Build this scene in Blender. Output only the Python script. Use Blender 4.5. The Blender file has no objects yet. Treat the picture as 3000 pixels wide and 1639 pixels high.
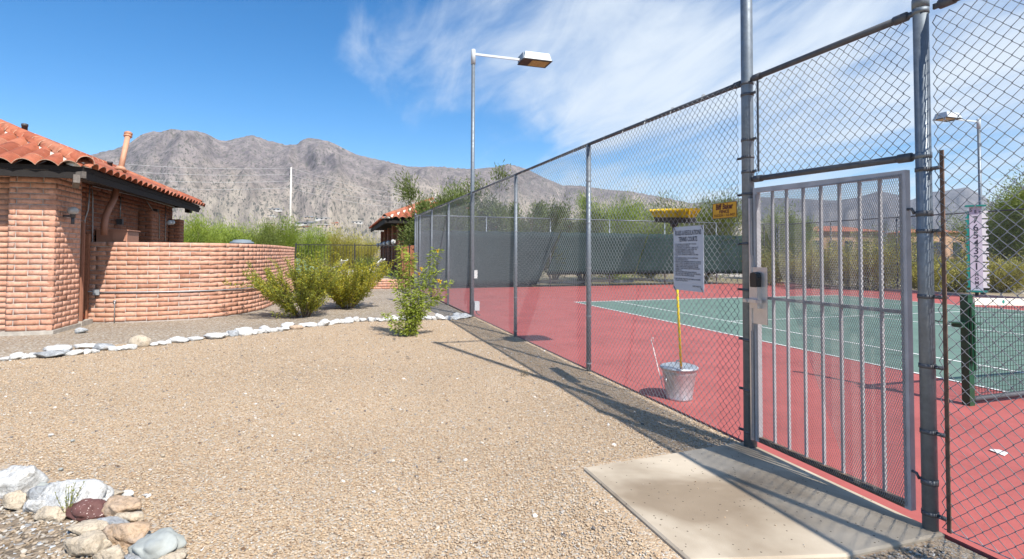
import bpy, bmesh, math, random
import numpy as np
from mathutils import Vector, Matrix
from mathutils.geometry import tessellate_polygon

random.seed(11); RNG = np.random.default_rng(11)
scene = bpy.context.scene
COL = scene.collection
R = math.radians

# ------------------------------------------------------------------ camera
# solved from the tennis court's painted lines: X along the near sideline from the far-left
# baseline, Y across the court, Z up, metres, court surface at z = 0
CF, CPY, YAW, PITCH, ROLL = 1575.40, 696.31, -1.25975, 0.0301, 0.00376
CAM = Vector((15.7457, -7.1251, 1.5338))
cy_, sy_, cp_, sp_ = math.cos(YAW), math.sin(YAW), math.cos(PITCH), math.sin(PITCH)
FWD = Vector((sy_*cp_, cy_*cp_, sp_)); RT = Vector((cy_, -sy_, 0)); UP = RT.cross(FWD)
RT, UP = math.cos(ROLL)*RT + math.sin(ROLL)*UP, -math.sin(ROLL)*RT + math.cos(ROLL)*UP
cam_data = bpy.data.cameras.new('camera'); cam = bpy.data.objects.new('camera', cam_data)
COL.objects.link(cam); scene.camera = cam
m3 = Matrix((RT, UP, -FWD)).transposed()
cam.matrix_world = Matrix.Translation(CAM) @ m3.to_4x4()
cam_data.sensor_width = 36; cam_data.lens = CF/3000*36
cam_data.shift_y = -(819.5-CPY)/3000
cam_data.clip_start = 0.05; cam_data.clip_end = 60000

def ray(px, py):            # direction through a pixel of the 3000 px photograph
    return FWD + (px-1500)/CF*RT - (py-CPY)/CF*UP
def G(px, py, z=0.0):       # where that ray meets the level z
    d = ray(px, py); return CAM + d*((z-CAM.z)/d.z)
def onY(px, py, y):
    d = ray(px, py); return CAM + d*((y-CAM.y)/d.y)
def onX(px, py, x):
    d = ray(px, py); return CAM + d*((x-CAM.x)/d.x)
def at(px, py, depth):
    return CAM + ray(px, py)*depth

# ------------------------------------------------------------------ sun, sky, exposure
SUN = Vector((0.872, 0.232, 1.0)).normalized()      # from the shadows of the fence posts
sd = bpy.data.lights.new('sun', 'SUN'); sd.energy = 5.0; sd.angle = R(0.53); sd.color = (1, 0.955, 0.88)
so = bpy.data.objects.new('sun', sd); COL.objects.link(so)
so.rotation_euler = SUN.to_track_quat('Z', 'Y').to_euler(); so.location = (20, 5, 25)
world = bpy.data.worlds.new('World'); scene.world = world; world.use_nodes = True
wt = world.node_tree; wt.nodes.clear()
def wn(t, **k):
    n = wt.nodes.new(t)
    for a, b in k.items(): setattr(n, a, b)
    return n
def wmath(op, a, b=None, c=None):
    n = wn('ShaderNodeMath', operation=op)
    for i, s in enumerate((a, b, c)):
        if s is None: continue
        if isinstance(s, (int, float)): n.inputs[i].default_value = s
        else: wt.links.new(s, n.inputs[i])
    return n.outputs[0]
def wsmooth(v, lo, hi):
    n = wn('ShaderNodeMapRange', interpolation_type='SMOOTHSTEP'); wt.links.new(v, n.inputs['Value'])
    n.inputs['From Min'].default_value = lo; n.inputs['From Max'].default_value = hi
    return n.outputs['Result']
sky = wn('ShaderNodeTexSky', sky_type='NISHITA'); sky.sun_disc = False
sky.sun_elevation = math.asin(SUN.z); sky.sun_rotation = math.atan2(SUN.x, SUN.y)
sky.altitude = 900; sky.air_density = 1.0; sky.dust_density = 0.25; sky.ozone_density = 2.5
tc = wn('ShaderNodeTexCoord'); sep = wn('ShaderNodeSeparateXYZ'); wt.links.new(tc.outputs['Generated'], sep.inputs[0])
zz = wmath('ADD', wmath('MAXIMUM', sep.outputs['Z'], 0.0), 0.16)
a_ = wmath('DIVIDE', sep.outputs['X'], zz); b_ = wmath('DIVIDE', sep.outputs['Y'], zz)
comb = wn('ShaderNodeCombineXYZ'); wt.links.new(a_, comb.inputs[0]); wt.links.new(b_, comb.inputs[1])
mp = wn('ShaderNodeMapping'); wt.links.new(comb.outputs[0], mp.inputs[0])
mp.inputs['Rotation'].default_value = (0, 0, R(-38)); mp.inputs['Scale'].default_value = (0.6, 1.25, 1)
mp.inputs['Location'].default_value = (0.4, 4.7, 0)
n1 = wn('ShaderNodeTexNoise'); wt.links.new(mp.outputs[0], n1.inputs['Vector'])
n1.inputs['Scale'].default_value = 1.25; n1.inputs['Detail'].default_value = 9; n1.inputs['Roughness'].default_value = 0.56
n1.inputs['Distortion'].default_value = 0.55
n2 = wn('ShaderNodeTexNoise'); wt.links.new(comb.outputs[0], n2.inputs['Vector'])
n2.inputs['Scale'].default_value = 0.55; n2.inputs['Detail'].default_value = 3
# the cirrus field thickens towards +Y (the right of the picture) and goes on beyond the frame
cov = wsmooth(wmath('ADD', wmath('MULTIPLY', sep.outputs['X'], 0.306), wmath('MULTIPLY', sep.outputs['Y'], 0.952)), -0.85, 0.62)
mp3 = wn('ShaderNodeMapping'); wt.links.new(comb.outputs[0], mp3.inputs[0])
mp3.inputs['Rotation'].default_value = (0, 0, R(-30)); mp3.inputs['Scale'].default_value = (1.0, 3.6, 1)
n3 = wn('ShaderNodeTexNoise'); wt.links.new(mp3.outputs[0], n3.inputs['Vector'])
n3.inputs['Scale'].default_value = 1.6; n3.inputs['Detail'].default_value = 8; n3.inputs['Roughness'].default_value = 0.62; n3.inputs['Distortion'].default_value = 0.8
f_ = wmath('ADD', wmath('MULTIPLY', n1.outputs[0], 0.75), wmath('MULTIPLY', n2.outputs[0], 0.30))
f_ = wmath('ADD', f_, wmath('MULTIPLY', n3.outputs[0], 0.26))
f_ = wmath('ADD', f_, wmath('MULTIPLY', cov, 0.40))
mask = wmath('MULTIPLY', wsmooth(f_, 0.83, 1.17), 0.9)
mixc = wn('ShaderNodeMixRGB'); wt.links.new(mask, mixc.inputs[0])
hsv = wn('ShaderNodeHueSaturation'); hsv.inputs['Saturation'].default_value = 1.38; hsv.inputs['Value'].default_value = 1.0
wt.links.new(sky.outputs[0], hsv.inputs['Color']); wt.links.new(hsv.outputs[0], mixc.inputs[1])
mixc.inputs[2].default_value = (5.1, 5.6, 6.1, 1)
bg = wn('ShaderNodeBackground'); bg.inputs['Strength'].default_value = 0.125
wt.links.new(mixc.outputs[0], bg.inputs[0])
wo = wn('ShaderNodeOutputWorld'); wt.links.new(bg.outputs[0], wo.inputs[0])
vs = scene.view_settings; vs.view_transform = 'Standard'; vs.look = 'None'; vs.exposure = 0.5; vs.gamma = 1.0
vs.use_curve_mapping = False
scene.render.engine = 'CYCLES'; scene.cycles.diffuse_bounces = 1

# ------------------------------------------------------------------ materials
def mat_base(name):
    m = bpy.data.materials.new(name); m.use_nodes = True
    nt = m.node_tree; b = nt.nodes['Principled BSDF']
    return m, nt, b
def link(nt, a, b): nt.links.new(a, b)
def node(nt, t, **k):
    n = nt.nodes.new(t)
    for a, v in k.items(): setattr(n, a, v)
    return n
def ramp(nt, fac, stops, interp='LINEAR'):
    r = node(nt, 'ShaderNodeValToRGB'); e = r.color_ramp; e.interpolation = interp
    while len(e.elements) < len(stops): e.elements.new(0.5)
    for el, (p, c) in zip(e.elements, stops): el.position = p; el.color = (*c, 1)
    link(nt, fac, r.inputs[0]); return r.outputs[0]
def wpos(nt):
    return node(nt, 'ShaderNodeNewGeometry').outputs['Position']
def noise(nt, vec, scale, detail=4, rough=0.55, dist=0.0):
    n = node(nt, 'ShaderNodeTexNoise'); n.inputs['Scale'].default_value = scale; n.inputs['Detail'].default_value = detail
    n.inputs['Roughness'].default_value = rough; n.inputs['Distortion'].default_value = dist
    link(nt, vec, n.inputs['Vector']); return n.outputs[0]
def voro(nt, vec, scale, feature='F1', rnd=1.0):
    n = node(nt, 'ShaderNodeTexVoronoi', feature=feature); n.inputs['Scale'].default_value = scale
    n.inputs['Randomness'].default_value = rnd; link(nt, vec, n.inputs['Vector']); return n
def bump(nt, b, h, strength, dist=0.01):
    n = node(nt, 'ShaderNodeBump'); n.inputs['Strength'].default_value = strength; n.inputs['Distance'].default_value = dist
    link(nt, h, n.inputs['Height']); link(nt, n.outputs[0], b.inputs['Normal'])
def mixrgb(nt, fac, a, b, mode='MIX'):
    n = node(nt, 'ShaderNodeMixRGB', blend_type=mode)
    for i, s in enumerate((fac, a, b)):
        if isinstance(s, (int, float)): n.inputs[i].default_value = s
        elif isinstance(s, tuple): n.inputs[i].default_value = (*s, 1)
        else: link(nt, s, n.inputs[i])
    return n.outputs[0]
def sc(c, k): return tuple(min(1, x*k) for x in c)
def simple(name, c, rough=0.6, var=0.15, scale=6.0, metallic=0.0, bmp=0.0, bscale=40.0, detail=5, objrand=0.0):
    m, nt, b = mat_base(name)
    p = wpos(nt); f = noise(nt, p, scale, detail)
    col = ramp(nt, f, [(0.3, sc(c, 1-var)), (0.7, sc(c, 1+var))])
    if objrand:
        oi = node(nt, 'ShaderNodeObjectInfo')
        col = mixrgb(nt, 1.0, col, ramp(nt, oi.outputs['Random'], [(0, (1-objrand,)*3), (1, (1, 1, 1))]), 'MULTIPLY')
    link(nt, col, b.inputs['Base Color']); b.inputs['Roughness'].default_value = rough
    b.inputs['Metallic'].default_value = metallic
    if bmp: bump(nt, b, noise(nt, p, bscale, 4), bmp)
    return m
def gravel_mat(name, stops, scale, bstr=0.9, patch=(0.9, 1.08)):
    m, nt, b = mat_base(name); p = wpos(nt)
    n = node(nt, 'ShaderNodeTexNoise'); n.inputs['Scale'].default_value = scale*0.5; link(nt, p, n.inputs['Vector'])
    pw = mixrgb(nt, 0.02, p, n.outputs['Color'])
    v = voro(nt, pw, scale); sepc = node(nt, 'ShaderNodeSeparateColor'); link(nt, v.outputs['Color'], sepc.inputs[0])
    col = ramp(nt, sepc.outputs[0], stops)
    big = ramp(nt, noise(nt, p, 0.55, 5), [(0.3, (patch[0],)*3), (0.7, (patch[1],)*3)])
    col = mixrgb(nt, 1.0, col, big, 'MULTIPLY')
    link(nt, col, b.inputs['Base Color']); b.inputs['Roughness'].default_value = 0.85
    inv = node(nt, 'ShaderNodeMath', operation='SUBTRACT'); inv.inputs[0].default_value = 1.0; link(nt, v.outputs['Distance'], inv.inputs[1])
    add = node(nt, 'ShaderNodeMath', operation='ADD'); link(nt, inv.outputs[0], add.inputs[0]); link(nt, sepc.outputs[1], add.inputs[1])
    bump(nt, b, add.outputs[0], bstr, 0.6/scale)
    return m
TANS = [(0.0, (0.225, 0.145, 0.088)), (0.14, (0.465, 0.328, 0.206)), (0.4, (0.55, 0.42, 0.284)), (0.62, (0.49, 0.335, 0.20)),
        (0.8, (0.62, 0.507, 0.38)), (0.93, (0.375, 0.335, 0.288)), (1.0, (0.71, 0.655, 0.57))]
BRNS = [(0.0, (0.15, 0.11, 0.075)), (0.2, (0.33, 0.25, 0.17)), (0.5, (0.42, 0.34, 0.25)), (0.75, (0.29, 0.24, 0.19)),
        (0.92, (0.48, 0.44, 0.38)), (1.0, (0.6, 0.57, 0.52))]
M = {}
M['tan_gravel'] = gravel_mat('tan_gravel', TANS, 78, 0.8, (0.82, 1.08))
M['brown_gravel'] = gravel_mat('brown_gravel', BRNS, 42)
M['bed_gravel'] = gravel_mat('bed_gravel', [(0, (0.13, 0.10, 0.07)), (0.4, (0.26, 0.20, 0.14)), (0.75, (0.36, 0.27, 0.18)), (0.9, (0.32, 0.33, 0.34)), (1, (0.75, 0.78, 0.8))], 38)
def pebble_mat(name, stops):
    m, nt, b = mat_base(name); oi = node(nt, 'ShaderNodeObjectInfo')
    link(nt, ramp(nt, oi.outputs['Random'], stops), b.inputs['Base Color']); b.inputs['Roughness'].default_value = 0.8
    return m
M['tan_pebble'] = pebble_mat('tan_pebble', TANS); M['brown_pebble'] = pebble_mat('brown_pebble', BRNS + [])
M['chip'] = pebble_mat('stone_chip', [(0, (0.16, 0.14, 0.13)), (0.4, (0.34, 0.31, 0.28)), (0.7, (0.55, 0.47, 0.38)), (1, (0.72, 0.70, 0.67))])
M['litter'] = pebble_mat('leaf_litter', [(0, (0.07, 0.045, 0.025)), (0.6, (0.16, 0.09, 0.045)), (1, (0.26, 0.17, 0.08))])
def desert():
    m, nt, b = mat_base('desert_ground'); p = wpos(nt)
    c = ramp(nt, noise(nt, p, 0.35, 8, 0.65), [(0.3, (0.20, 0.15, 0.10)), (0.55, (0.36, 0.28, 0.19)), (0.75, (0.45, 0.37, 0.27))])
    g = ramp(nt, noise(nt, p, 0.06, 6, 0.6), [(0.45, (1, 1, 1)), (0.6, (0.55, 0.62, 0.40))])
    link(nt, mixrgb(nt, 1.0, c, g, 'MULTIPLY'), b.inputs['Base Color']); b.inputs['Roughness'].default_value = 0.95
    bump(nt, b, noise(nt, p, 9, 6), 0.5, 0.05); return m
M['desert'] = desert()
M['bank'] = gravel_mat('desert_bank', [(0, (0.16, 0.13, 0.10)), (0.4, (0.40, 0.34, 0.26)), (0.7, (0.55, 0.49, 0.41)), (1, (0.66, 0.62, 0.56))], 3.2, 0.8, (0.7, 1.1))
def court(name, c):
    m, nt, b = mat_base(name); p = wpos(nt)
    col = ramp(nt, noise(nt, p, 0.5, 6, 0.6), [(0.3, sc(c, 0.9)), (0.7, sc(c, 1.08))])
    col = mixrgb(nt, 0.5, col, ramp(nt, noise(nt, p, 240, 2), [(0.35, sc(c, 0.8)), (0.65, sc(c, 1.15))]))
    st = ramp(nt, noise(nt, p, 1.3, 9, 0.75, 0.5), [(0.36, (1.16, 1.16, 1.16)), (0.54, (1, 1, 1)), (0.70, (0.76, 0.74, 0.73))])
    link(nt, mixrgb(nt, 1.0, col, st, 'MULTIPLY'), b.inputs['Base Color']); b.inputs['Roughness'].default_value = 0.72
    bump(nt, b, noise(nt, p, 320, 2), 0.25, 0.003); return m
M['court_red'] = court('court_red', (0.37, 0.088, 0.078)); M['court_green'] = court('court_green', (0.115, 0.19, 0.152))
M['line_white'] = simple('line_white', (0.80, 0.80, 0.77), 0.7, 0.06, 5)
def concrete():
    m, nt, b = mat_base('concrete_slab'); p = wpos(nt)
    c = ramp(nt, noise(nt, p, 1.6, 7, 0.6), [(0.3, (0.40, 0.33, 0.245)), (0.7, (0.56, 0.475, 0.365))])
    st = ramp(nt, noise(nt, p, 0.9, 4, 0.6, 0.4), [(0.47, (1, 1, 1)), (0.64, (0.58, 0.53, 0.48))])
    c = mixrgb(nt, 1.0, c, st, 'MULTIPLY')
    v = voro(nt, p, 38); s2 = node(nt, 'ShaderNodeSeparateColor'); link(nt, v.outputs['Color'], s2.inputs[0])
    dot = node(nt, 'ShaderNodeMath', operation='LESS_THAN'); link(nt, v.outputs['Distance'], dot.inputs[0]); dot.inputs[1].default_value = 0.20
    sel = node(nt, 'ShaderNodeMath', operation='GREATER_THAN'); link(nt, s2.outputs[0], sel.inputs[0]); sel.inputs[1].default_value = 0.80
    mu = node(nt, 'ShaderNodeMath', operation='MULTIPLY'); link(nt, dot.outputs[0], mu.inputs[0]); link(nt, sel.outputs[0], mu.inputs[1])
    link(nt, mixrgb(nt, mu.outputs[0], c, (0.10, 0.075, 0.05)), b.inputs['Base Color'])
    b.inputs['Roughness'].default_value = 0.85; bump(nt, b, noise(nt, p, 120, 4), 0.3, 0.004); return m
M['concrete'] = concrete()
M['footing'] = simple('footing', (0.42, 0.38, 0.33), 0.9, 0.2, 8, bmp=0.4)
def brick_mat(name, stops):
    m, nt, b = mat_base(name); p = wpos(nt); oi = node(nt, 'ShaderNodeObjectInfo')
    c = ramp(nt, oi.outputs['Random'], stops)
    c = mixrgb(nt, 1.0, c, ramp(nt, noise(nt, p, 14, 7, 0.65), [(0.3, (0.74, 0.70, 0.68)), (0.65, (1.1, 1.1, 1.1))]), 'MULTIPLY')
    dirt = ramp(nt, noise(nt, p, 2.6, 8, 0.75), [(0.36, (1.10, 1.11, 1.13)), (0.54, (1, 1, 1)), (0.72, (0.72, 0.67, 0.65))])
    link(nt, mixrgb(nt, 1.0, c, dirt, 'MULTIPLY'), b.inputs['Base Color']); b.inputs['Roughness'].default_value = 0.9
    bump(nt, b, noise(nt, p, 60, 6, 0.65), 0.4, 0.008); return m
M['brick'] = brick_mat('slump_brick', [(0, (0.40, 0.20, 0.13)), (0.08, (0.52, 0.265, 0.175)), (0.45, (0.60, 0.315, 0.215)), (0.8, (0.65, 0.36, 0.255)), (1, (0.50, 0.285, 0.21))])
M['brick_shaded'] = brick_mat('shaded_house_brick', [(0, (0.26, 0.095, 0.05)), (0.5, (0.33, 0.13, 0.07)), (1, (0.38, 0.16, 0.09))])  # same brick darkened, so the colour carries the shade under the eaves
M['mortar'] = simple('mortar', (0.46, 0.40, 0.36), 0.95, 0.15, 20, bmp=0.5)
M['mortar_red'] = simple('mortar_red', (0.27, 0.20, 0.17), 0.95, 0.2, 20, bmp=0.5)
def tile_mat():
    m, nt, b = mat_base('clay_tile'); p = wpos(nt); oi = node(nt, 'ShaderNodeObjectInfo')
    c = ramp(nt, oi.outputs['Random'], [(0, (0.26, 0.07, 0.035)), (0.5, (0.37, 0.105, 0.052)), (0.85, (0.44, 0.15, 0.08)), (1, (0.34, 0.155, 0.10))])
    c = mixrgb(nt, 1.0, c, ramp(nt, noise(nt, p, 7, 8, 0.75), [(0.32, (0.55, 0.52, 0.50)), (0.48, (0.95, 0.93, 0.92)), (0.7, (1.15, 1.1, 1.06))]), 'MULTIPLY')
    fl = ramp(nt, noise(nt, p, 26, 4, 0.6), [(0.68, (0, 0, 0)), (0.74, (1, 1, 1))])
    link(nt, mixrgb(nt, fl, c, (0.62, 0.50, 0.40)), b.inputs['Base Color']); b.inputs['Roughness'].default_value = 0.8
    bump(nt, b, noise(nt, p, 70, 4), 0.25, 0.006); return m
M['tile'] = tile_mat()
M['tile_lip_lit'] = simple('tile_lip_lit', (0.62, 0.40, 0.29), 0.9, 0.25, 25)  # sunlight catching the front edges, painted in as paler clay
M['roof_mortar'] = simple('roof_mortar', (0.72, 0.68, 0.60), 0.95, 0.15, 18, bmp=0.6)
M['shaded_dark_wood'] = simple('shaded_dark_wood', (0.012, 0.009, 0.008), 0.8, 0.3, 9, bmp=0.3)  # dark timber, blackened further to hold the shadow of the overhanging tiles
M['grey_wood'] = simple('grey_wood', (0.15, 0.13, 0.115), 0.9, 0.3, 16, bmp=0.4)
M['brown_paint'] = simple('brown_paint', (0.30, 0.135, 0.085), 0.55, 0.12, 5)
M['cabinet_paint'] = simple('cabinet_paint', (0.50, 0.235, 0.15), 0.6, 0.08, 5)
M['flue_paint'] = simple('flue_paint', (0.56, 0.29, 0.18), 0.6, 0.12, 6)
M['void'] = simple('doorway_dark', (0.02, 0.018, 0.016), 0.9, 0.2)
M['conduit'] = simple('conduit', (0.42, 0.42, 0.43), 0.45, 0.12, 12, metallic=0.6)
M['grey_box'] = simple('grey_box', (0.33, 0.35, 0.37), 0.5, 0.1, 12, metallic=0.3)
M['dark_box'] = simple('dark_box', (0.07, 0.07, 0.075), 0.5, 0.1)
M['orange_cable'] = simple('orange_cable', (0.62, 0.10, 0.03), 0.5, 0.1)
def galv(name, c, rough=0.42, metal=0.75):
    m, nt, b = mat_base(name); p = wpos(nt)
    col = ramp(nt, noise(nt, p, 18, 6, 0.65), [(0.3, sc(c, 0.78)), (0.7, sc(c, 1.12))])
    col = mixrgb(nt, ramp(nt, noise(nt, p, 5, 5, 0.7), [(0.62, (0, 0, 0)), (0.8, (0.5, 0.5, 0.5))]), col, (0.16, 0.11, 0.075))
    link(nt, col, b.inputs['Base Color']); b.inputs['Metallic'].default_value = metal
    link(nt, ramp(nt, noise(nt, p, 30, 4), [(0.3, (rough-0.08,)*3), (0.7, (rough+0.14,)*3)]), b.inputs['Roughness'])
    return m
M['galv'] = galv('galvanised_steel', (0.20, 0.23, 0.26), 0.48, 0.5); M['galv_dull'] = galv('galvanised_dull', (0.115, 0.12, 0.13), 0.6, 0.4)
M['wire'] = galv('galvanised_wire', (0.30, 0.325, 0.35), 0.5, 0.35)
M['wire_far'] = galv('galvanised_wire_far', (0.22, 0.24, 0.26), 0.6, 0.3)
M['gate_paint'] = simple('gate_paint', (0.42, 0.42, 0.435), 0.5, 0.14, 9, metallic=0.15)
M['gate_mesh'] = galv('expanded_metal', (0.36, 0.35, 0.34), 0.5, 0.3)
M['rust'] = simple('rusty_steel', (0.16, 0.10, 0.07), 0.85, 0.35, 20)
M['brushed'] = simple('brushed_plate', (0.62, 0.60, 0.585), 0.38, 0.06, 30, metallic=0.75)
M['black_plastic'] = simple('black_plastic', (0.018, 0.019, 0.021), 0.35, 0.1)
M['lamp_white'] = simple('lamp_white', (0.55, 0.59, 0.61), 0.5, 0.05, 4)
M['lamp_blue'] = simple('lamp_side', (0.26, 0.31, 0.37), 0.5, 0.08, 4)
M['lamp_dark'] = simple('lamp_underside', (0.055, 0.05, 0.05), 0.6, 0.1)
M['lens'] = simple('lamp_lens', (0.50, 0.36, 0.14), 0.25, 0.25, 22)  # warm reflection in the glass, put into the base colour
M['sign_white'] = simple('sign_white', (0.52, 0.55, 0.60), 0.45, 0.03, 3)
M['ink'] = simple('ink', (0.03, 0.035, 0.05), 0.6, 0.05)
M['sign_yellow'] = simple('sign_yellow', (0.72, 0.36, 0.015), 0.5, 0.1, 9)
M['ink_maroon'] = simple('ink_maroon', (0.10, 0.02, 0.015), 0.6, 0.05)
M['bristle'] = simple('bristle_yellow', (0.88, 0.58, 0.015), 0.6, 0.18, 30)
M['handle_yellow'] = simple('handle_yellow', (0.85, 0.66, 0.03), 0.35, 0.06, 9)
M['zinc'] = galv('zinc_can', (0.55, 0.58, 0.61), 0.38, 0.7)
M['cord_white'] = simple('cord_white', (0.72, 0.70, 0.66), 0.7, 0.08)
M['green_paint'] = simple('green_paint', (0.010, 0.065, 0.032), 0.35, 0.15, 9)
M['teal'] = simple('teal_plastic', (0.015, 0.24, 0.20), 0.4, 0.08)
M['score_face_shaded'] = simple('score_face_shaded', (0.56, 0.52, 0.60), 0.5, 0.05, 9)  # lilac is the shade on the face, put into its colour
M['score_white'] = simple('score_white', (0.80, 0.80, 0.79), 0.45, 0.04)
M['net_black'] = simple('net_black', (0.022, 0.022, 0.024), 0.8, 0.2)
M['tape'] = simple('net_tape', (0.78, 0.73, 0.62), 0.8, 0.1, 7)
def screen_mat(name, c, alpha):
    m, nt, b = mat_base(name); p = wpos(nt)
    link(nt, ramp(nt, noise(nt, p, 1.4, 5), [(0.3, sc(c, 0.85)), (0.7, sc(c, 1.15))]), b.inputs['Base Color'])
    b.inputs['Roughness'].default_value = 0.9; b.inputs['Specular IOR Level'].default_value = 0.05; b.inputs['Alpha'].default_value = alpha; return m
M['screen_a'] = screen_mat('windscreen_dense', (0.034, 0.047, 0.049), 0.97); M['screen_b'] = screen_mat('windscreen_open', (0.036, 0.055, 0.054), 0.92)
M['screen_c'] = screen_mat('windscreen_mid', (0.030, 0.049, 0.048), 0.95)
M['iron'] = simple('black_iron', (0.02, 0.02, 0.022), 0.5, 0.2)
def stone_mat(name, c, dark, vein=0.45):
    m, nt, b = mat_base(name); p = wpos(nt)
    col = ramp(nt, noise(nt, p, 5, 7, 0.7, 0.6), [(0.32, dark), (0.55, c), (0.8, sc(c, 1.12))])
    col = mixrgb(nt, 1.0, col, ramp(nt, noise(nt, p, 32, 6, 0.7, 1.2), [(0.34, (0.58, 0.56, 0.54)), (0.52, (1, 1, 1))]), 'MULTIPLY')
    warm = ramp(nt, noise(nt, p, 8, 4), [(0.60, (1, 1, 1)), (0.76, (0.95, 0.78, 0.58))])
    link(nt, mixrgb(nt, 1.0, col, warm, 'MULTIPLY'), b.inputs['Base Color']); b.inputs['Roughness'].default_value = 0.85
    bump(nt, b, noise(nt, p, 26, 9, 0.72), 0.9, 0.03); return m
M['stone_white'] = stone_mat('stone_white', (0.74, 0.73, 0.70), (0.56, 0.56, 0.56))
M['stone_grey'] = stone_mat('stone_grey', (0.48, 0.495, 0.51), (0.24, 0.25, 0.26))
M['stone_cream'] = stone_mat('stone_cream', (0.68, 0.57, 0.43), (0.54, 0.45, 0.34))
M['stone_peach'] = stone_mat('stone_peach', (0.62, 0.44, 0.29), (0.54, 0.43, 0.34))
M['stone_slate'] = simple('stone_slate', (0.33, 0.345, 0.325), 0.8, 0.22, 9, bmp=0.5, bscale=16)
def maroon():
    m, nt, b = mat_base('stone_maroon'); p = wpos(nt)
    c = ramp(nt, noise(nt, p, 12, 5), [(0.3, (0.09, 0.035, 0.03)), (0.7, (0.17, 0.075, 0.065))])
    d = ramp(nt, noise(nt, p, 75, 2), [(0.66, (0, 0, 0)), (0.70, (1, 1, 1))])
    link(nt, mixrgb(nt, d, c, (0.62, 0.50, 0.45)), b.inputs['Base Color']); b.inputs['Roughness'].default_value = 0.75
    bump(nt, b, noise(nt, p, 40, 5), 0.5); return m
M['stone_maroon'] = maroon()
def leaf_mat(name, c, var=0.35, trans=0.3):
    m, nt, b = mat_base(name); p = wpos(nt)
    col = ramp(nt, noise(nt, p, 9, 3), [(0.3, sc(c, 1-var)), (0.7, sc(c, 1+var))])
    col = mixrgb(nt, 0.5, col, ramp(nt, noise(nt, p, 1.1, 3), [(0.35, sc(c, 0.75)), (0.65, (c[0]*1.35, c[1]*1.15, c[2]*0.9))]))
    t = node(nt, 'ShaderNodeBsdfTranslucent'); link(nt, col, t.inputs[0]); link(nt, col, b.inputs['Base Color'])
    b.inputs['Roughness'].default_value = 0.6
    mx = node(nt, 'ShaderNodeMixShader'); mx.inputs[0].default_value = trans
    link(nt, b.outputs[0], mx.inputs[1]); link(nt, t.outputs[0], mx.inputs[2])
    link(nt, mx.outputs[0], nt.nodes['Material Output'].inputs[0]); return m
M['leaf_creosote'] = leaf_mat('leaf_creosote', (0.25, 0.285, 0.04)); M['leaf_creosote_gold'] = leaf_mat('leaf_creosote_gold', (0.42, 0.38, 0.025))
M['leaf_bells'] = leaf_mat('leaf_bells', (0.29, 0.37, 0.05)); M['leaf_oleander'] = leaf_mat('leaf_oleander', (0.13, 0.18, 0.04))
M['leaf_paloverde'] = leaf_mat('leaf_paloverde', (0.24, 0.33, 0.045)); M['leaf_mesquite'] = leaf_mat('leaf_mesquite', (0.16, 0.21, 0.04))
M['leaf_scrub'] = leaf_mat('leaf_scrub', (0.26, 0.27, 0.06)); M['leaf_olive'] = leaf_mat('leaf_olive', (0.36, 0.34, 0.06)); M['leaf_dry'] = leaf_mat('leaf_dry', (0.24, 0.20, 0.12))
M['leaf_cactus'] = simple('cactus_pad', (0.22, 0.34, 0.22), 0.6, 0.2, 12)
M['bark'] = simple('bark', (0.13, 0.095, 0.06), 0.9, 0.3, 18, bmp=0.5); M['bark_green'] = simple('bark_green', (0.17, 0.17, 0.06), 0.8, 0.25, 12)
M['flower_yellow'] = simple('flower_yellow', (0.88, 0.52, 0.01), 0.6, 0.1); M['flower_pink'] = simple('flower_pink', (0.75, 0.22, 0.27), 0.6, 0.2, 20)
M['stucco'] = simple('stucco', (0.46, 0.29, 0.19), 0.9, 0.12, 2); M['far_white'] = simple('far_house_white', (0.55, 0.53, 0.50), 0.8, 0.1)
M['far_tan'] = simple('far_house_tan', (0.50, 0.40, 0.31), 0.8, 0.1); M['far_blue'] = simple('far_roof_blue', (0.30, 0.36, 0.42), 0.6, 0.1)
M['window'] = simple('window_dark', (0.035, 0.045, 0.06), 0.2, 0.1)
M['pole_concrete'] = simple('pole_concrete', (0.55, 0.53, 0.49), 0.8, 0.06, 1)
M['cable'] = simple('cable', (0.55, 0.55, 0.56), 0.5, 0.05)
M['globe'] = simple('globe_glass', (0.70, 0.68, 0.66), 0.15, 0.05)
M['globe_clear'] = simple('globe_clear', (0.42, 0.40, 0.38), 0.1, 0.15, 20)
M['plastic_white'] = simple('plastic_white', (0.78, 0.78, 0.76), 0.45, 0.03)
M['tank'] = simple('tank_grey', (0.20, 0.24, 0.28), 0.5, 0.1)

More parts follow.
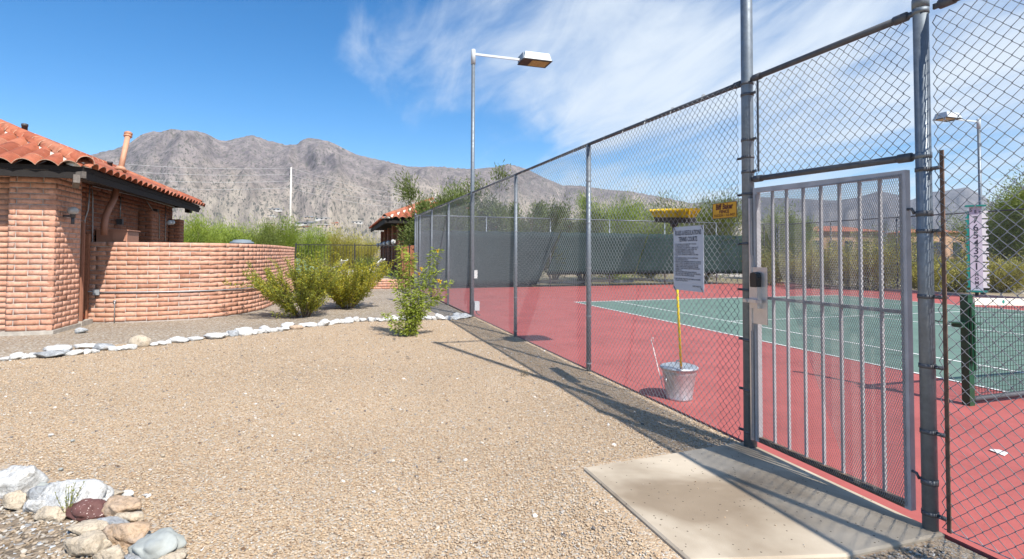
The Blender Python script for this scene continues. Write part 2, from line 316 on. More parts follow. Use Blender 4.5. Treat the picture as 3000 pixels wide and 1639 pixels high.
# ------------------------------------------------------------------ mesh helpers
class MB:
    def __init__(s): s.v = []; s.f = []; s.mi = []; s.cur = 0
    def add(s, vs, fs):
        o = len(s.v); s.v += [tuple(v) for v in vs]
        for f in fs: s.f.append(tuple(i+o for i in f)); s.mi.append(s.cur)
        return s
    def box(s, c, size, rot=None):
        hx, hy, hz = (a/2 for a in size); c = Vector(c)
        vs = [Vector((x, y, z)) for x in (-hx, hx) for y in (-hy, hy) for z in (-hz, hz)]
        if rot is not None:
            Rm = rot if isinstance(rot, Matrix) else Matrix.Rotation(rot, 3, 'Z')
            vs = [Rm @ v for v in vs]
        return s.add([v+c for v in vs], [(0, 1, 3, 2), (4, 6, 7, 5), (0, 4, 5, 1), (2, 3, 7, 6), (0, 2, 6, 4), (1, 5, 7, 3)])
    def bar(s, a, b, w, h, up=(0, 0, 1)):       # rectangular bar from a to b
        a, b = Vector(a), Vector(b); d = (b-a); L = d.length; d.normalize()
        x = d.cross(Vector(up)); 
        if x.length < 1e-4: x = Vector((1, 0, 0))
        x.normalize(); y = x.cross(d)
        return s.box((a+b)/2, (w, L, h), Matrix((x, d, y)).transposed())
    def tube(s, pts, r, n=8, cap=True):
        pts = [Vector(p) for p in pts]; m = len(pts)
        rs = r if isinstance(r, (list, tuple)) else [r]*m
        vs = []; prev = None
        for i, p in enumerate(pts):
            d = (pts[min(i+1, m-1)]-pts[max(i-1, 0)]).normalized()
            if prev is None:
                x = d.cross(Vector((0, 0, 1)) if abs(d.z) < 0.95 else Vector((1, 0, 0)))
            else: x = prev - d*prev.dot(d)
            x.normalize(); prev = x; y = d.cross(x)
            for k in range(n):
                a = 2*math.pi*k/n; vs.append(p + (x*math.cos(a)+y*math.sin(a))*rs[i])
        fs = [(i*n+k, i*n+(k+1) % n, (i+1)*n+(k+1) % n, (i+1)*n+k) for i in range(m-1) for k in range(n)]
        if cap: fs += [tuple(range(n-1, -1, -1)), tuple((m-1)*n+k for k in range(n))]
        return s.add(vs, fs)
    def lathe(s, prof, n=16, c=(0, 0, 0), rot=None):
        c = Vector(c); vs = []
        for r, z in prof:
            for k in range(n):
                a = 2*math.pi*k/n; v = Vector((r*math.cos(a), r*math.sin(a), z))
                vs.append((rot @ v if rot else v)+c)
        m = len(prof)
        fs = [(i*n+k, i*n+(k+1) % n, (i+1)*n+(k+1) % n, (i+1)*n+k) for i in range(m-1) for k in range(n)]
        fs += [tuple(range(n-1, -1, -1)), tuple((m-1)*n+k for k in range(n))]
        return s.add(vs, fs)
    def prism(s, poly, z0, z1):
        n = len(poly); vs = [(x, y, z0) for x, y in poly]+[(x, y, z1) for x, y in poly]
        tri = tessellate_polygon([[Vector((x, y, 0)) for x, y in poly]])
        fs = [(i, (i+1) % n, n+(i+1) % n, n+i) for i in range(n)]
        for t in tri:
            a, b, c = (Vector((*poly[i], 0)) for i in t)
            if (b-a).cross(c-a).z < 0: t = t[::-1]
            fs.append(tuple(i+n for i in t)); fs.append(tuple(reversed(t)))
        return s.add(vs, fs)
    def sheet(s, poly, z):
        tri = tessellate_polygon([[Vector((x, y, 0)) for x, y in poly]]); fs = []
        for t in tri:
            a, b, c = (Vector((*poly[i], 0)) for i in t)
            fs.append(tuple(t) if (b-a).cross(c-a).z > 0 else tuple(t[::-1]))
        return s.add([(x, y, z) for x, y in poly], fs)
    def mesh(s, name, mats, smooth=False):
        me = bpy.data.meshes.new(name); me.from_pydata(s.v, [], s.f)
        for m in (mats if isinstance(mats, (list, tuple)) else [mats]): me.materials.append(M[m] if isinstance(m, str) else m)
        if any(s.mi): me.polygons.foreach_set('material_index', s.mi)
        if smooth: me.polygons.foreach_set('use_smooth', [True]*len(s.f))
        me.update(); return me
    def build(s, name, mats, parent=None, smooth=False):
        return obj(name, s.mesh(name, mats, smooth), parent)
WM = {}
def obj(name, me, parent=None, mw=None):
    o = bpy.data.objects.new(name, me); COL.objects.link(o)
    mw = Matrix.Identity(4) if mw is None else mw
    o.matrix_basis = mw; WM[o.name] = mw
    if parent is not None:
        o.parent = parent; o.matrix_parent_inverse = WM[parent.name].inverted()
    return o
def thing(name, loc, label, cat, group=None):
    o = bpy.data.objects.new(name, None); COL.objects.link(o); o.location = loc; o.empty_display_size = 0.2
    WM[o.name] = Matrix.Translation(Vector(loc)); tag(o, label, cat, group); return o
def tag(o, label=None, cat=None, group=None, kind=None):
    if label: o['label'] = label
    if cat: o['category'] = cat
    if group: o['group'] = group
    if kind: o['kind'] = kind
    return o
def arr_mesh(name, V, F, mat, n=4, smooth=False):
    me = bpy.data.meshes.new(name); nv, nf = len(V), len(F)
    me.vertices.add(nv); me.vertices.foreach_set('co', np.ascontiguousarray(V, np.float32).ravel())
    me.loops.add(nf*n); me.loops.foreach_set('vertex_index', np.ascontiguousarray(F, np.int32).ravel())
    me.polygons.add(nf); me.polygons.foreach_set('loop_start', np.arange(0, nf*n, n, dtype=np.int32))
    me.polygons.foreach_set('loop_total', np.full(nf, n, np.int32))
    if smooth: me.polygons.foreach_set('use_smooth', np.ones(nf, bool))
    me.update(calc_edges=True); me.validate()
    me.materials.append(M[mat] if isinstance(mat, str) else mat); return me
def wires(P, rad, name, mat):          # P: (k, m, 3) polylines -> three-sided wires
    P = np.asarray(P, float); k, m, _ = P.shape
    d = np.empty_like(P); d[:, 1:-1] = P[:, 2:]-P[:, :-2]; d[:, 0] = P[:, 1]-P[:, 0]; d[:, -1] = P[:, -1]-P[:, -2]
    d /= np.linalg.norm(d, axis=2, keepdims=True)+1e-9
    ref = np.zeros_like(d); ref[...] = (0.31, 0.9, 0.3)
    x = np.cross(d, ref); x /= np.linalg.norm(x, axis=2, keepdims=True)+1e-9; y = np.cross(d, x)
    ring = [P+rad*(math.cos(a)*x+math.sin(a)*y) for a in (0.5, 2.594, 4.689)]
    V = np.stack(ring, axis=2).reshape(-1, 3)
    i = np.arange(k)[:, None, None]*m*3; j = np.arange(m-1)[None, :, None]*3; q = np.arange(3)[None, None, :]; q2 = (q+1) % 3
    a = i+j+q; b = i+j+q2; F = np.stack([a, b, b+3, a+3], axis=-1).reshape(-1, 4)
    return arr_mesh(name, V, F, mat, 4, True)
def chain_link(a, b, z0, z1, pitch=0.0706, rad=0.0026):      # woven zig-zag wires in a vertical plane from a to b
    a, b = np.array(a, float), np.array(b, float); L = np.linalg.norm(b-a); t = (b-a)/L; nrm = np.array([-t[1], t[0]])
    k = int(L/(pitch/2)); hz = pitch/2; m = int((z1-z0)/hz)+1
    s0 = np.arange(k)[:, None]*(L/k); jj = np.arange(m)[None, :]
    par = (np.arange(k)[:, None]+jj) % 2
    s = s0 + np.where(par == 0, -0.5, 0.5)*(pitch/2)*1.04 + RNG.normal(0, 0.0011, (k, m))
    sag = 0.006*np.sin(s*1.9+0.7)*np.sin((jj*hz)*2.3+s*0.8)
    off = np.where(par == 0, -1, 1)*0.0028+sag
    s = np.clip(s, 0, L)
    x = a[0]+t[0]*s+nrm[0]*off; y = a[1]+t[1]*s+nrm[1]*off
    z = np.broadcast_to(z0+jj*hz, s.shape)+RNG.normal(0, 0.0009, (k, m))
    if isinstance(z1, tuple): pass
    return wires(np.stack([x, y, z], axis=2), rad, 'chain_link_mesh', 'wire')
def diag_mesh(a, b, z0, z1, px, pz, rad, name, mat, wave=0.0):   # straight diagonal strands, clipped to the rectangle
    a, b = Vector((*a, 0)), Vector((*b, 0)); L = (b-a).length; t = (b-a)/L; H = z1-z0; sl = px/pz; out = []
    for sgn in (1, -1):
        k = int((L+H*sl)/px)+2
        for i in range(k):
            s0 = i*px-(H*sl if sgn > 0 else 0); s1 = s0+H*sl
            lo, hi = max(0, s0), min(L, s1)
            if hi-lo < 0.004: continue
            za, zb = (lo-s0)/sl, (hi-s0)/sl
            if sgn < 0: za, zb = H-za, H-zb
            p, q = a+t*lo, a+t*hi
            out.append([(p.x, p.y, z0+za), (q.x, q.y, z0+zb)])
    return wires(np.array(out), rad, name, mat)

# ------------------------------------------------------------------ value noise for terrain
def _h(i, j, s): 
    n = (i*374761393+j*668265263+s*974634777) & 0x7fffffff
    n = ((n ^ (n >> 13))*1274126177) & 0x7fffffff
    return ((n ^ (n >> 16)) & 0xffff)/65535.0
def vnoise(x, y, s=0):
    x = np.asarray(x, float); y = np.asarray(y, float)
    i = np.floor(x).astype(np.int64); j = np.floor(y).astype(np.int64); u = x-i; v = y-j
    u = u*u*(3-2*u); v = v*v*(3-2*v)
    return (_h(i, j, s)*(1-u)+_h(i+1, j, s)*u)*(1-v)+(_h(i, j+1, s)*(1-u)+_h(i+1, j+1, s)*u)*v
def fbm(x, y, o=5, s=0, ridged=False):
    t = 0; a = 0.5; n = 0
    for k in range(o):
        q = vnoise(x*2**k+k*17.3, y*2**k-k*9.1, s+k)
        if ridged: q = 1-np.abs(2*q-1)
        t = t+a*q; n += a; a *= 0.52
    return t/n

# ------------------------------------------------------------------ mountains
def az_tan(px, py):
    d = ray(px, py); return math.atan2(d.y, d.x) % (2*math.pi), d.z/math.hypot(d.x, d.y)
NEAR_SKY = [(-1200, 690), (-500, 610), (0, 530), (150, 485), (260, 455), (330, 440), (385, 420), (415, 397), (450, 385), (470, 389), (500, 379), (540, 384), (575, 384),
            (600, 391), (640, 412), (660, 415), (700, 405), (735, 396), (780, 411), (830, 424), (870, 425), (885, 412), (905, 407), (930, 409), (960, 416), (1000, 435),
            (1050, 455), (1130, 473), (1200, 490), (1300, 490), (1385, 497), (1450, 492), (1490, 480), (1540, 495), (1580, 515), (1650, 545), (1700, 545), (1770, 556),
            (1850, 562), (1900, 571), (1960, 582), (2050, 602), (2150, 625), (2300, 672), (2450, 710), (2700, 735), (3300, 745), (4500, 748)]
FAR_SKY = [(900, 640), (1500, 600), (1800, 590), (2000, 598), (2214, 577), (2342, 583), (2448, 588), (2512, 579), (2576, 560), (2632, 572), (2666, 588), (2726, 563),
           (2768, 560), (2832, 549), (2875, 570), (2905, 592), (2990, 606), (3200, 620), (3600, 650), (4500, 690)]
def prof(sky_):
    a = sorted(az_tan(x, y) for x, y in sky_); A = np.array([q[0] for q in a]); T = np.array([q[1] for q in a])
    return A, T
NA, NT = prof(NEAR_SKY); FA, FT = prof(FAR_SKY)
R0, R1 = 650.0, 4200.0
def near_h(r, az):
    H = np.interp(az, NA, NT)*R1+CAM.z
    H = np.maximum(H, 2)
    t = (r-R0)/(R1-R0); tc_ = np.clip(t, 0, 1)
    base = H*tc_**1.12
    xw, yw = r*np.cos(az), r*np.sin(az); rad_ = -0.952*xw+0.306*yw; lat_ = az*2800.0; rad_ = r; lat_ = lat_+420*(fbm(lat_/1500.0, rad_/1500.0, 3, 61)-0.5)
    spur = fbm(az*9+0.3*fbm(az*20, r/900.0, 3, 5), r/5200.0, 4, 3, True)-0.62
    mid = fbm(lat_/380.0, rad_/5000.0, 4, 7, True)-0.6
    rock = fbm(lat_/110.0, rad_/3200.0, 4, 9)-0.5
    w = np.clip(tc_*2.2, 0, 1)*np.clip((1-t)*3.2, 0, 1)
    crag = fbm(lat_/150.0, rad_/2600.0, 5, 13, True)-0.6; hi_ = np.clip((base/np.maximum(H.max(), 1)-0.35)*2.2, 0, 1)
    h = base + H*(0.24*spur*w + 0.14*mid*w + 0.022*rock*np.clip(tc_*2, 0, 1)) + 85*crag*hi_*np.clip((1.06-t)*4, 0.25, 1)
    T_l = np.interp(az, NA, NT); el = (h-CAM.z)/r
    el = np.where(t < 0.96, np.minimum(el, T_l*0.99-0.25*np.maximum(0, el-T_l*0.99)), el)
    h = CAM.z+el*r
    return np.where(t > 1, H*np.clip(1-(t-1)*2.2, 0, 1)+H*0.03*(fbm(az*420, r/90.0, 3, 21, True)-0.5), h)
def mountain(name, hf, az0, az1, na, r0, r1, nr, mat):
    az = np.linspace(az0, az1, na)[:, None]; r = (r0+(r1-r0)*np.linspace(0, 1, nr)**1.1)[None, :]
    z = hf(r, az); z[:, 0] = -4; x = CAM.x+r*np.cos(az); y = CAM.y+r*np.sin(az)
    V = np.stack([x, y, z], axis=2).reshape(-1, 3)
    i = np.arange(na-1)[:, None]*nr; j = np.arange(nr-1)[None, :]; a = i+j
    F = np.stack([a, a+1, a+nr+1, a+nr], axis=-1).reshape(-1, 4)[:, ::-1]
    o = obj(name, arr_mesh(name, V, F, mat, 4, True)); o['kind'] = 'structure'; return o
def mountain_mat(name, lo, mid, hi, dots):
    m, nt, b = mat_base(name); p0 = wpos(nt)
    # scrub and scree drawn out down the slopes, which all fall towards the valley floor
    sb_ = node(nt, 'ShaderNodeVectorMath', operation='SUBTRACT'); link(nt, p0, sb_.inputs[0]); sb_.inputs[1].default_value = (16.0, -7.0, 0.0)
    sx_ = node(nt, 'ShaderNodeSeparateXYZ'); link(nt, sb_.outputs[0], sx_.inputs[0])
    def mth(op, u, v):
        n = node(nt, 'ShaderNodeMath', operation=op)
        for i_, q_ in enumerate((u, v)):
            if isinstance(q_, float): n.inputs[i_].default_value = q_
            else: link(nt, q_, n.inputs[i_])
        return n.outputs[0]
    ln_ = node(nt, 'ShaderNodeVectorMath', operation='LENGTH'); link(nt, sb_.outputs[0], ln_.inputs[0])
    bend_ = mth('MULTIPLY', noise(nt, p0, 0.0022, 3), 50.0)
    neg_ = mth('MULTIPLY', sx_.outputs[0], -1.0)
    cb = node(nt, 'ShaderNodeCombineXYZ'); link(nt, mth('MULTIPLY', ln_.outputs['Value'], 0.19), cb.inputs[0])
    link(nt, mth('ADD', mth('MULTIPLY', mth('ARCTAN2', sx_.outputs[1], neg_), 3000.0), bend_), cb.inputs[1]); link(nt, mth('MULTIPLY', sx_.outputs[2], 0.10), cb.inputs[2])
    p = cb.outputs[0]
    s = node(nt, 'ShaderNodeSeparateXYZ'); link(nt, p0, s.inputs[0])
    hh = node(nt, 'ShaderNodeMath', operation='DIVIDE'); link(nt, s.outputs[2], hh.inputs[0]); hh.inputs[1].default_value = 900
    nz = node(nt, 'ShaderNodeMath', operation='MULTIPLY_ADD'); link(nt, noise(nt, p, 0.0035, 8, 0.65), nz.inputs[0]); nz.inputs[1].default_value = 1.1; link(nt, hh.outputs[0], nz.inputs[2])
    c = ramp(nt, nz.outputs[0], [(0.4, lo), (0.75, mid), (1.0, mid), (1.3, hi)] if False else [(0.45, lo), (0.72, mid), (1.0, hi)])
    c = mixrgb(nt, 1.0, c, ramp(nt, noise(nt, p, 0.018, 8, 0.75), [(0.36, (0.60, 0.60, 0.63)), (0.62, (1.2, 1.18, 1.14))]), 'MULTIPLY')
    d = noise(nt, p, 0.085, 4, 0.75)
    dm = ramp(nt, d, [(0.545, (0, 0, 0)), (0.575, (1, 1, 1))])
    c = mixrgb(nt, dm, c, dots)
    o2 = ramp(nt, noise(nt, p, 0.034, 6, 0.8), [(0.56, (0, 0, 0)), (0.62, (0.75, 0.75, 0.75))])
    c = mixrgb(nt, o2, c, sc(dots, 1.35))
    link(nt, c, b.inputs['Base Color']); b.inputs['Roughness'].default_value = 0.95; b.inputs['Specular IOR Level'].default_value = 0.1
    bump(nt, b, noise(nt, p, 0.022, 6, 0.7), 0.6, 14.0); return m
M['mountain'] = mountain_mat('mountain_rock', (0.35, 0.31, 0.25), (0.34, 0.295, 0.255), (0.245, 0.215, 0.21), (0.105, 0.105, 0.09))
M['far_mountain'] = mountain_mat('far_mountain_rock', (0.21, 0.20, 0.20), (0.19, 0.18, 0.185), (0.17, 0.165, 0.175), (0.10, 0.10, 0.11))
mountain('mountain', near_h, R(95), R(262), 900, R0, 5200, 260, 'mountain')
RF0, RF1 = 5200.0, 9500.0
def far_h(r, az):
    H = np.maximum(np.interp(az, FA, FT)*RF1+CAM.z, 5); t = (r-RF0)/(RF1-RF0); tc_ = np.clip(t, 0, 1)
    h = H*tc_**1.2+H*0.34*(fbm(az*30, r/3600.0, 5, 31, True)-0.62)*np.sin(np.pi*tc_)
    lim = CAM.z+r*np.interp(az, FA, FT)*0.98
    return np.where(t > 1, H*np.clip(1-(t-1)*2, 0, 1), np.where(t < 0.97, np.minimum(h, lim), h))
mountain('far_mountain', far_h, R(70), R(182), 520, RF0, 11500, 110, 'far_mountain')

# ------------------------------------------------------------------ ground, gravel, court
g = MB(); n = 96; rings = [0, 30, 120, 700, 4000, 11900]
vs = [(CAM.x, CAM.y, -0.05)]; fs = []
for r in rings[1:]:
    for k in range(n): vs.append((CAM.x+r*math.cos(2*math.pi*k/n), CAM.y+r*math.sin(2*math.pi*k/n), -0.05))
fs += [(0, 1+k, 1+(k+1) % n) for k in range(n)]
for q in range(len(rings)-2):
    o = 1+q*n; fs += [(o+k, o+n+k, o+n+(k+1) % n, o+(k+1) % n) for k in range(n)]
tag(g.add(vs, fs).build('ground', 'desert'), kind='structure')

STONE_LINE = [(0, 1052), (140, 1030), (250, 1014), (410, 1003), (500, 1000), (600, 988), (700, 977), (800, 962), (900, 951), (1000, 942), (1150, 937), (1280, 931), (1375, 928)]
SL = [(G(x, y).x, G(x, y).y) for x, y in STONE_LINE]
big = [(-9, -14.5), (12, -14.5), (12, -4.0), (-7.72, -4.0), (-9, -5)]
tag(MB().sheet(big, -0.022).build('brown_gravel', 'brown_gravel'), kind='structure')
tanpoly = [(7.4, -14), (6.6, -12.4)]+SL+[(2.9, -3.955), (30, -3.955), (30, -22), (10, -22)]
tag(MB().sheet(tanpoly, -0.012).build('tan_gravel', 'tan_gravel'), kind='structure')
bed = [(G(x, y).x, G(x, y).y) for x, y in [(-300, 1425), (0, 1462), (90, 1482), (180, 1512), (290, 1540), (330, 1600), (430, 1700), (480, 1900), (-300, 1900)]]
tag(MB().sheet(bed, -0.007).build('bed_gravel', 'bed_gravel'), kind='structure')
tag(MB().prism([(-7.68, -3.93), (31, -3.93), (31, 15.22), (-7.68, 15.22)], -0.05, 0.0).build('court_surround', 'court_red'), kind='structure')
tag(MB().sheet([(-0.0, 0), (23.77, 0), (23.77, 10.97), (0, 10.97)], 0.004).build('court_playing_area', 'court_green'), kind='structure')
ln = MB(); LW = 0.05
for a, b, c, d in [(0, 23.77, 0, LW), (0, 23.77, 10.97-LW, 10.97), (0, 23.77, 1.37, 1.37+LW), (0, 23.77, 9.6-LW, 9.6)]:
    ln.sheet([(a, c), (b, c), (b, d), (a, d)], 0.008)
for a, w, c, d in [(0, 0.08, LW, 1.37), (0, 0.08, 1.37+LW, 9.6-LW), (0, 0.08, 9.6, 10.97-LW), (5.485, LW, 1.37+LW, 9.6-LW), (18.285, LW, 1.37+LW, 9.6-LW), (23.69, 0.08, 1.42, 9.55)]:
    ln.sheet([(a, c), (a+w, c), (a+w, d), (a, d)], 0.008)
ln.sheet([(5.535, 5.46), (18.285, 5.46), (18.285, 5.51), (5.535, 5.51)], 0.008)
tag(ln.build('court_lines', 'line_white'), kind='structure')
sl = MB()
so_ = [(12.20, -5.44), (13.42, -5.44), (13.62, -4.66), (13.62, -3.94), (12.10, -3.94)]
n = len(so_); ctr = Vector((12.9, -4.6, 0))
for k, (zo, ins) in enumerate([(-0.05, 0), (0.000, 0), (0.010, 0.014)]):
    sl.v += [tuple(Vector((x, y, zo))+(Vector((ctr.x-x, ctr.y-y, 0)).normalized()*ins)) for x, y in so_]
for q in range(2): sl.f += [(q*n+i, q*n+(i+1) % n, (q+1)*n+(i+1) % n, (q+1)*n+i) for i in range(n)]
sl.f.append(tuple(2*n+i for i in range(n))); sl.mi = [0]*len(sl.f)
tag(sl.build('concrete_pad', 'concrete'), kind='structure')

# loose pebbles lying on the gravel sheets (geometry-node instances of a lumpy stone)
def pebble_group(name, mat, density, smin, smax):
    ng = bpy.data.node_groups.new(name, 'GeometryNodeTree')
    ng.interface.new_socket('Geometry', in_out='INPUT', socket_type='NodeSocketGeometry')
    ng.interface.new_socket('Geometry', in_out='OUTPUT', socket_type='NodeSocketGeometry')
    N = lambda t: ng.nodes.new(t); L = ng.links.new
    gi, go = N('NodeGroupInput'), N('NodeGroupOutput')
    dp = N('GeometryNodeDistributePointsOnFaces'); dp.inputs['Density'].default_value = density
    ico = N('GeometryNodeMeshIcoSphere'); ico.inputs['Radius'].default_value = 0.5; ico.inputs['Subdivisions'].default_value = 1
    sp_n = N('GeometryNodeSetPosition'); tx = N('ShaderNodeTexNoise'); tx.inputs['Scale'].default_value = 1.9
    vm = N('ShaderNodeVectorMath'); vm.operation = 'SUBTRACT'; vm.inputs[1].default_value = (0.5, 0.5, 0.5)
    vm2 = N('ShaderNodeVectorMath'); vm2.operation = 'SCALE'; vm2.inputs['Scale'].default_value = 0.7
    L(tx.outputs['Color'], vm.inputs[0]); L(vm.outputs[0], vm2.inputs[0]); L(ico.outputs[0], sp_n.inputs[0]); L(vm2.outputs[0], sp_n.inputs['Offset'])
    sm = N('GeometryNodeSetMaterial'); sm.inputs['Material'].default_value = M[mat]; L(sp_n.outputs[0], sm.inputs[0])
    ip = N('GeometryNodeInstanceOnPoints'); L(gi.outputs[0], dp.inputs[0]); L(dp.outputs[0], ip.inputs[0]); L(sm.outputs[0], ip.inputs['Instance'])
    rr = N('FunctionNodeRandomValue'); rr.data_type = 'FLOAT_VECTOR'; rr.inputs[0].default_value = (-0.5, -0.5, 0); rr.inputs[1].default_value = (0.5, 0.5, 6.283)
    L(rr.outputs[0], ip.inputs['Rotation'])
    rs = N('FunctionNodeRandomValue'); rs.data_type = 'FLOAT_VECTOR'
    rs.inputs[0].default_value = (smin, smin, smin*0.6); rs.inputs[1].default_value = (smax, smax*0.8, smax*0.55); L(rs.outputs[0], ip.inputs['Scale'])
    L(ip.outputs[0], go.inputs[0]); return ng
def pebbles(name, poly, z, mat, density, smin, smax, label):
    me = MB().sheet(poly, z).mesh(name, mat); o = obj(name, me)
    md = o.modifiers.new('pebbles', 'NODES'); md.node_group = pebble_group(name, mat, density, smin, smax)
    tag(o, label, 'gravel', kind='stuff'); return o
near = [(6.7, -12.3)]+[(x+0.03, y) for x, y in SL]+[(2.95, -3.965), (12.05, -3.965), (12.12, -5.5), (13.35, -5.55), (14.2, -6.6), (13.4, -8.2), (12.4, -7.95), (12.0, -8.2), (11.0, -9.2), (9.5, -11.2)]
pebbles('loose_pebbles', near, -0.006, 'tan_pebble', 3600, 0.006, 0.017, 'loose tan and orange pea gravel covering the yard')
pebbles('loose_pebbles', near, -0.004, 'chip', 16, 0.016, 0.042, 'scattered larger grey and white stones lying on the tan gravel')
pebbles('leaf_litter', near, -0.002, 'litter', 9, 0.012, 0.034, 'dry brown leaf litter scattered over the tan gravel')
pebbles('loose_pebbles', [(12.25, -5.4), (13.4, -5.4), (13.58, -4.7), (13.58, -4.2), (12.15, -4.2)], 0.012, 'tan_pebble', 14, 0.006, 0.014, 'few stray tan pebbles kicked onto the concrete pad')
pebbles('loose_pebbles', bed[:9], -0.002, 'brown_pebble', 1500, 0.010, 0.034, 'coarse brown gravel with pale chips among the corner boulders')
pebbles('loose_pebbles', [(13.64, -4.64), (13.5, -5.3), (14.3, -5.6), (15.2, -4.1), (13.66, -4.1)], -0.006, 'brown_pebble', 3000, 0.010, 0.026, 'dark brown gravel beside the concrete pad and fence')

# ------------------------------------------------------------------ chain-link fence along the near side of the court
FY = -3.98
def rail_z(u): return 2.965+(12.2-u)*0.009
fence = thing('chain_link_fence', (6.2, FY, 0), 'long tall chain-link fence between the gravel yard and the tennis court', 'fence')
def post_cap(mb, x, y, z, r):
    mb.lathe([(r*1.12, -0.05), (r*1.12, 0), (r*0.95, 0.022), (r*0.5, 0.04), (0.004, 0.046)], 14, (x, y, z))
def ring(mb, x, y, z, r, h=0.022, ear=None):
    mb.lathe([(r, -h/2), (r+0.004, -h/2), (r+0.004, h/2), (r, h/2)], 16, (x, y, z))
    if ear is not None:
        e = Vector((*ear, 0)); c = Vector((x, y, z))+e*(r+0.022)
        mb.bar(c-e*0.024, c+e*0.024, 0.012, h*0.9); mb.tube([c+Vector((-e.y, e.x, 0))*0.022, c-Vector((-e.y, e.x, 0))*0.022], 0.005, 6)
LINE = [9.28, 6.19, -0.3, -3.4, -6.35]
for u in LINE:
    b = MB(); b.tube([(u, FY, -0.06), (u, FY, rail_z(u)-0.01)], 0.032, 14); b.build('post', 'galv', fence, True)
b = MB(); b.tube([(-7.75, FY, -0.06), (-7.75, FY, 3.22)], 0.04, 14); post_cap(b, -7.75, FY, 3.22, 0.04); b.build('post', 'galv', fence, True)
PX, PY = 13.562, -3.965       # big terminal post right of the gate
b = MB(); b.tube([(PX, PY, -0.08), (PX, PY, 3.0)], 0.038, 24); post_cap(b, PX, PY, 3.0, 0.038); b.build('post', 'galv', fence, True)
RD = Vector((1, 0, 0))
def right(s): return (PX+s, PY+0.03)
for s in (1.42, 4.4, 7.4):
    x, y = right(s); b = MB(); b.tube([(x, y, -0.06), (x, y, 2.9)], 0.032, 14); b.build('post', 'galv', fence, True)
# rails with cup ends
def rail(a, b_, cup=(True, True)):
    b = MB(); a, b_ = Vector(a), Vector(b_); d = (b_-a).normalized(); b.tube([a, b_], 0.0215, 12)
    for on, p, dd in ((cup[0], a, d), (cup[1], b_, -d)):
        if on: b.tube([p-dd*0.005, p+dd*0.07], 0.027, 12); b.bar(p-dd*0.04, p+dd*0.002, 0.014, 0.03)
    return b.build('top_rail', 'galv_dull', fence, True)
us = [12.2-0.07]+LINE[:2]+[2.73]+LINE[2:]+[-7.70]
for i in range(len(us)-1):
    rail((us[i], FY, rail_z(us[i])+(0 if i else -0.02)), (us[i+1]+0.002, FY, rail_z(us[i+1])), (i == 0, i == len(us)-2))
rail((12.28, FY, 2.945), (PX-0.07, FY, 2.93)); rail((12.28, FY, 2.135), (PX-0.06, FY, 2.10))
rail((*right(0.09), 2.94), (*right(8.5), 2.88), (True, False))
# woven mesh, bay by bay
MY = FY-0.0365
bays = [(12.13, 9.28), (9.28, 6.19), (6.19, 2.73), (2.73, -0.3), (-0.3, -3.4), (-3.4, -6.35), (-6.35, -7.74)]
for a_u, b_u in bays:
    zt = rail_z((a_u+b_u)/2)-0.012
    obj('chain_link_mesh', chain_link((a_u, MY), (b_u, MY), 0.015, zt), fence)
obj('chain_link_mesh', chain_link((12.285, FY-0.004), (PX-0.04, FY-0.004), 2.13, 2.93, rad=0.003), fence)
obj('chain_link_mesh', chain_link(right(0.045), right(8.5), 0.03, 2.91, rad=0.003), fence)
# ties, tension bars, bands
b = MB()
for i in range(len(us)-1):
    L = us[i]-us[i+1]
    for k in range(1, max(2, int(L/0.42))):
        u = us[i]-L*k/max(2, int(L/0.42)); z = rail_z(u)
        b.lathe([(0.0215, -0.004), (0.0255, 0), (0.0215, 0.004)], 10, (u, FY, z), Matrix.Rotation(R(90), 3, 'Y'))
        b.tube([(u, MY+0.012, z-0.02), (u+0.008, MY-0.004, z-0.055), (u+0.03, MY-0.006, z-0.045)], 0.002, 4)
tag(b.build('tie_wire', 'wire', fence), kind='stuff')
for u in LINE:
    for k, z in enumerate((0.10, 0.72, 1.35, 1.95, 2.5)):
        b = MB(); b.lathe([(0.033, -0.006), (0.037, -0.006), (0.037, 0.006), (0.033, 0.006)], 12, (u, FY, z), Matrix.Rotation(R(6), 3, 'Y'))
        b.tube([(u-0.02, MY-0.006, z), (u+0.03, MY-0.008, z+0.01), (u+0.06, MY-0.004, z+0.005)], 0.0025, 4); b.build('tie_wire', 'wire', fence)
b = MB(); b.bar((12.315, FY, 2.19), (12.315, FY, 2.92), 0.006, 0.018, (1, 0, 0)); b.build('tension_bar', 'galv_dull', fence)
tx, ty = right(0.078); b = MB(); b.bar((tx, ty, 0.02), (tx, ty, 2.12), 0.008, 0.02, (1, 0, 0)); b.build('tension_bar', 'rust', fence)
for z in (2.83, 2.46, 2.20): b = MB(); ring(b, 12.2, FY, z, 0.047, 0.022, (1, 0)); b.build('brace_band', 'galv_dull', fence, True)
for z in (0.098, 0.548, 0.913, 1.302, 1.67, 2.02): b = MB(); ring(b, PX, PY, z, 0.038, 0.022, (RD.x, RD.y)); b.build('brace_band', 'galv_dull', fence, True)
for z in (0.12, 0.45, 0.85, 1.25, 1.62, 2.02, 2.32, 2.92): b = MB(); ring(b, 12.2, FY, z, 0.047, 0.02, (-1, -0.25)); b.build('brace_band', 'galv_dull', fence, True)
for z in (2.10, 2.93): b = MB(); ring(b, PX, PY, z, 0.038, 0.03); b.build('brace_band', 'galv', fence, True)
b = MB(); b.tube([(-0.3, FY, 2.9), (-3.35, FY, 0.15)], 0.012, 6); b.build('brace_rod', 'galv_dull', fence)
b = MB(); b.tube([(*right(0.05), 0.03), (*right(8.5), 0.03)], 0.003, 5); b.build('tension_wire', 'wire', fence)

